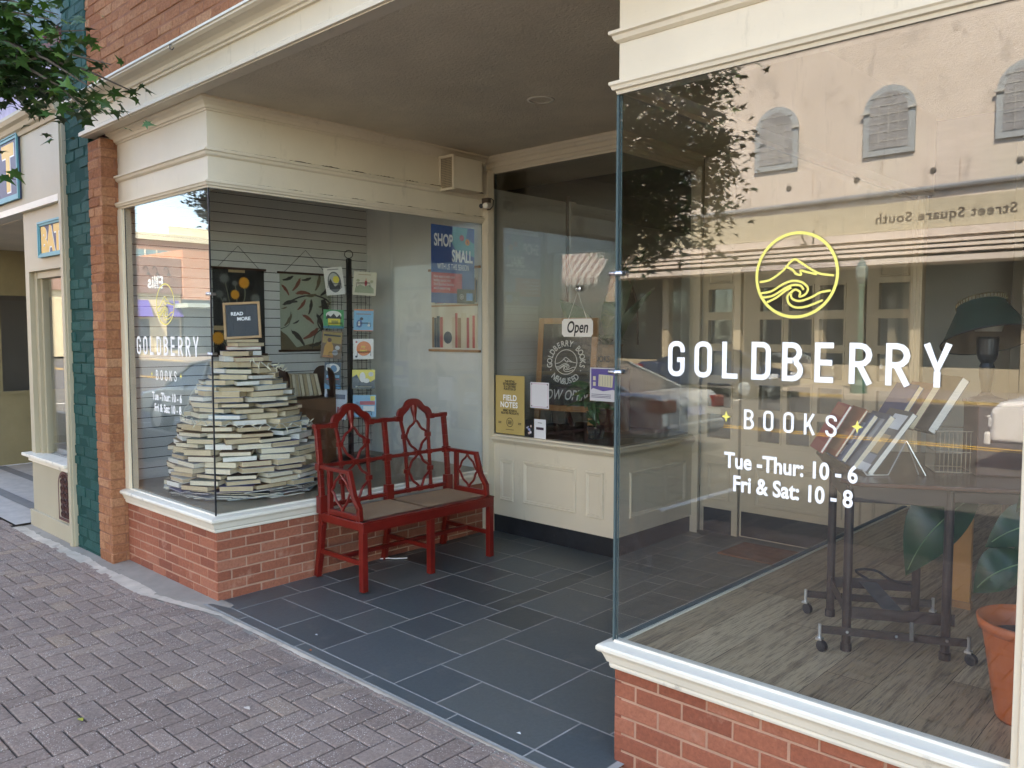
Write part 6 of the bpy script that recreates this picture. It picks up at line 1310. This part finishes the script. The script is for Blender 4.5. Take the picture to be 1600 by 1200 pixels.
# ---- cars
tyre = flat('tyre', (.02, .02, .02), .8); cgl = flat('car_glass', (.015, .02, .022), .05); redl = flat('tail_lens', (.15, .008, .008), .15)
def car(label, x, y, rz, col, L=4.7, kind='sedan', metal=.5):
    c = thing('parked_car', label, 'car', (x, y, -.25), None, rz)   # rear at +x
    W2 = .89; body = paint('car_paint', col, .25, .03, .5, 30, 0, metal=metal)
    if kind == 'sedan': low = [(-L/2, .35), (-L/2, .62), (-L/2+.15, .78), (-L/2+1.15, .93), (L/2-.95, 1.03), (L/2-.15, 1.02), (L/2, .88), (L/2+.03, .55), (L/2, .32)]; cab = [(-L/2+1.05, .92), (-L/2+1.85, 1.38), (-L/2+2.5, 1.45), (L/2-1.7, 1.43), (L/2-.72, 1.03)]
    else: low = [(-L/2, .40), (-L/2, .85), (-L/2+.12, .98), (-L/2+1.0, 1.10), (L/2-.1, 1.15), (L/2, 1.05), (L/2+.03, .60), (L/2, .38)]; cab = [(-L/2+.9, 1.09), (-L/2+1.7, 1.66), (-L/2+2.4, 1.74), (L/2-.6, 1.70), (L/2-.10, 1.14)]
    def loft(prof, y0s, y1s, mb, zc):
        rings = []
        for yy, k in ((-1, .93), (-.9, 1), (.9, 1), (1, .93)):
            rings.append([(px*(1-(1-k)*.25), (W2*yy), zc+(pz-zc)*(k if abs(yy) == 1 else 1)) for px, pz in prof])
        vs = [v for r in rings for v in r]; K = len(prof); fs = [(i*K+k, i*K+(k+1) % K, (i+1)*K+(k+1) % K, (i+1)*K+k) for i in range(3) for k in range(K)]; fs += [tuple(range(K))[::-1], tuple(range(3*K, 4*K))]; mb.add(vs, fs)
    mb = MB(); loft(low, 0, 0, mb, .7); o = mb.build('body', body, c, local=True, smooth=False, bevel=.05, seg=3)
    mb = MB(); K = len(cab); zb = cab[0][1]
    for yy in (-1, 1): pass
    vs = [(px, -(W2-.06-(pz-zb)*.42), pz) for px, pz in cab]+[(px, (W2-.06-(pz-zb)*.42), pz) for px, pz in cab]
    mb.add(vs, [tuple(range(K)), tuple(range(K, 2*K))[::-1]]+[(k, k+1, K+k+1, K+k) for k in range(K-1)], 0); mb.build('windows', cgl, c, local=True, bevel=.03)
    mb = MB(); r0, r1 = cab[1], cab[-2]
    vs = [(px, s_*(W2-.055-(pz-zb)*.42), pz+.012) for s_ in (-1, 1) for px, pz in cab[1:-1]]; k2 = len(cab)-2
    mb.add(vs, [(k, k+1, k2+k+1, k2+k) for k in range(k2-1)])
    for s_ in (-1, 1):
        P = [(px, s_*(W2-.05-(pz-zb)*.42), pz) for px, pz in cab]
        for a, b in ((0, 1), (K-2, K-1)): mb.bar(P[a], P[b], .05, .05)
        mb.bar(((cab[1][0]+cab[-2][0])/2+.1, s_*(W2-.05), zb), ((cab[1][0]+cab[-2][0])/2+.05, s_*(W2-.05-(1.4-zb)*.42), cab[2][1]-.02), .06, .03)
        for a in range(1, K-2): mb.bar(P[a], P[a+1], .04, .04)
    mb.build('roof', body, c, local=True, bevel=.01)
    for wx in (-L/2+.85, L/2-.95):
        for s_ in (-1, 1):
            whl = thing('wheel', None, None); whl.parent = c; whl.location = (wx, s_*(W2-.08), .32)
            MB().lathe((0, 0, 0), [(.2, -.1), (.32, -.1), (.33, 0), (.32, .1), (.2, .1)], 24, ax=(0, 1, 0)).build('tyre', tyre, whl, local=True, smooth=False); MB().lathe((0, 0, 0), [(.2, -.105), (.04, -.08), (.2, .0)] if 0 else [(.205, -.104), (.05, -.108), (.05, .108), (.205, .104)], 14, ax=(0, 1, 0)).build('rim', M['chrome'], whl, local=True)
    for s_ in (-1, 1):
        MB().box(L/2-.30, L/2+.035, s_*W2-.02 if s_ < 0 else W2-.34, s_*W2+.34 if s_ < 0 else W2+.02, .74 if kind == 'sedan' else .85, .94 if kind == 'sedan' else 1.12).build('tail_light', redl, c, local=True, bevel=.03)
        MB().box(-L/2-.02, -L/2+.2, s_*W2*.95-.01 if s_ < 0 else W2*.95-.3, s_*W2*.95+.3 if s_ < 0 else W2*.95+.01, .62, .76).build('headlight', flat('lens', (.6, .62, .65), .1), c, local=True, bevel=.02)
    MB().box(L/2+.03, L/2+.05, -.26, .26, .66, .80).build('number_plate', flat('plate', (.45, .48, .6), .4), c, local=True)
    mb = MB(); mb.box(L/2-.02, L/2+.07, -.85, .85, .38, .56); mb.box(-L/2-.07, -L/2+.02, -.85, .85, .36, .55); mb.build('bumper', body, c, local=True, bevel=.03)
    mb = MB()
    for xx in (-.35, .75): mb.box(xx, xx+.008, -W2-.003, W2+.003, .35, .98)
    mb.build('door_seam', M['dark'], c, local=True); return c
c1 = car('silver sedan with dark red tail lights standing in the road opposite the entry', -4.15, -8.6, 0, (.40, .45, .47))
c2 = car('cream sedan parked further along the near kerb towards the square', -9.6, -5.3, 0, (.60, .58, .50), metal=.1)
c3 = car('bright white tall car driving in the near lane before the yellow lines', 4.35, -11.2, 0, (.75, .75, .75), 4.8, 'suv', metal=0)
c4 = car('dark blue sedan parked against the far yellow kerb', -8.0, -20.2, math.pi, (.03, .05, .10))
# ---- trees
lfm = rndmat('maple_leaf', [(0, (.018, .05, .010)), (.5, (.03, .085, .014)), (.85, (.05, .12, .018)), (1, (.10, .19, .03))], .55, fine=.1, bst=0)
bark = paint('bark', (.10, .075, .055), .95, .4, 12, 40, 1)
LEAF = [(0, 0), (.10, .10), (.42, .02), (.26, .22), (.50, .48), (.20, .42), (.10, .62), (0, 1.0), (-.10, .62), (-.20, .42), (-.50, .48), (-.26, .22), (-.42, .02), (-.10, .10)]
LT = [(0, 1, 13), (1, 2, 3), (3, 4, 5), (1, 3, 5), (1, 5, 6), (6, 7, 8), (1, 6, 8), (1, 8, 13), (8, 9, 13), (9, 11, 13), (9, 10, 11), (11, 12, 13)]
def tree(label, x, y, zc, rx, rz_, n, seed, size=.10, lean_=(0, 0), low=None):
    t = thing('street_tree', label, 'tree', (x, y, -.12)); rr = random.Random(seed); fork = Vector((x+lean_[0]*.5, y+lean_[1]*.5, 2.3))
    mb = MB(); mb.tube(smooth([(x, y, -.12), (x+.03, y, .8), (x+.0, y+.02, 1.6), tuple(fork)], 4), [.13, .125, .12, .115, .11, .11, .105, .10, .10, .095, .095, .09, .09], 10); br = []
    ends = []
    for k in range(9):
        a = 2*math.pi*k/9+rr.uniform(-.3, .3); el = rr.uniform(.25, 1.1); e = Vector((x+lean_[0]+rx*.8*math.cos(a)*math.cos(el), y+lean_[1]+rx*.8*math.sin(a)*math.cos(el), zc+rz_*.7*(math.sin(el)-.45))); ends.append(e)
    for e in (low or []): ends.append(Vector(e))
    twigs = []
    for e in ends:
        m_ = fork.lerp(e, .5)+Vector((rr.uniform(-.2, .2), rr.uniform(-.2, .2), .25)); pts = smooth([tuple(fork), tuple(m_), tuple(e)], 6); N = len(pts); mb.tube(pts, [.055*(1-i/N)+.008 for i in range(N)], 6)
        for j in range(5, N):
            for q in range(3):
                p = Vector(pts[j]); d = Vector((rr.uniform(-1, 1), rr.uniform(-1, 1), rr.uniform(-.7, .5))).normalized(); q2 = p+d*rr.uniform(.25, .6); mb.tube([p, (p+q2)/2+Z_*.03, q2], [.010, .007, .003], 4); twigs.append((p, q2))
    mb.build('trunk', bark, t)
    mb = MB()
    def lf(p, s):
        ax = Vector((rr.gauss(0, 1), rr.gauss(0, 1), rr.gauss(-.4, .6))).normalized(); nn = Vector((rr.gauss(0, .6), rr.gauss(0, .6), 1)).normalized(); u = ax.cross(nn).normalized(); v = (ax-nn*ax.dot(nn)).normalized(); u = v.cross(nn)
        mb.cur = rr.random(); mb.add([p+u*(a*s)+v*(b*s)-nn*(abs(a)*s*.25) for a, b in LEAF], LT)
    for (a, b) in twigs:
        for k in range(30):
            f = rr.random(); p = a.lerp(b, f)+Vector((rr.gauss(0, .09), rr.gauss(0, .09), rr.gauss(-.03, .08))); lf(p, size*rr.uniform(.7, 1.15))
    for k in range(n):
        # clumped shell
        if k % 26 == 0:
            a = rr.uniform(0, 6.28); el = rr.uniform(-.6, 1.4); q = rr.uniform(.55, 1.0); cc = Vector((x+lean_[0]+rx*q*math.cos(a)*math.cos(el), y+lean_[1]+rx*q*math.sin(a)*math.cos(el), zc+rz_*q*math.sin(el)))
        lf(cc+Vector((rr.gauss(0, .2), rr.gauss(0, .2), rr.gauss(0, .14))), size*rr.uniform(.7, 1.15))
    mb.build('crown', lfm, t); return t
tree('leafy green maple at the kerb whose low branches hang over the pavement', -.35, -3.55, 4.6, 1.9, 1.5, 9000, 21, size=.092, low=[(-.3, -1.25, 3.45), (.05, -1.0, 3.2), (-.05, -1.15, 3.10), (.2, -1.2, 3.2), (.28, -1.12, 3.08), (.12, -1.1, 3.14), (-.1, -1.3, 3.25), (-.4, -1.0, 3.35), (.15, -1.25, 3.3), (-.25, -1.1, 3.2), (0, -1.2, 3.42), (-.5, -1.2, 3.6), (1.15, -3.9, 3.0), (1.1, -3.9, 3.9), (.9, -3.8, 3.5), (.6, -4.0, 3.2), (1.25, -3.9, 3.45), (.3, -3.9, 2.75), (.7, -4.2, 2.7), (.2, -1.7, 3.6)])
tree('leafy street tree at the kerb further towards the square', -5.6, -3.7, 5.6, 1.6, 1.3, 3000, 5, low=[(-7.7, -4.0, 4.0), (-7.9, -3.8, 3.85)])
tree('leafy tree on the far pavement beside the striped awning', -15.6, -22.6, 5.6, 2.4, 1.8, 4000, 9, size=.13)
# ---- litter
for k, (x, y, c_, nm, lb_) in enumerate([(1.03, -1.19, (.35, .33, .05), 'fallen_leaf', 'yellow green fallen leaf on the brick pavement'), (2.03, -1.10, (.62, .55, .38), 'paper_scrap', 'small pale paper scrap on the pavement near the bottom edge'), (1.50, -.62, (.60, .50, .42), 'fallen_leaf', 'pale pink dry leaf on the middle of the pavement'), (1.15, -.05, (.45, .12, .04), 'fallen_leaf', 'rusty orange leaf crumb on the cement strip'), (.98, .10, (.45, .47, .48), 'paper_scrap', 'pale curled scrap on the slate near the threshold'), (2.62, .05, (.7, .7, .68), 'paper_scrap', 'tiny white crumb on the slate')]):
    zz = gz(y)+.004 if y < -.1 else slz(y)+.004; s_ = .022 if k in (0, 2) else .012
    mb = MB(); mb.add([(x-s_, y-.3*s_, zz), (x, y-.6*s_, zz+.004), (x+s_*1.2, y, zz+.001), (x+.2*s_, y+.5*s_, zz+.006), (x-.6*s_, y+.4*s_, zz+.002)], [(0, 1, 3, 4), (1, 2, 3)]); tag(mb.build(nm, flat('litter', c_, .8)), lb_, 'litter')
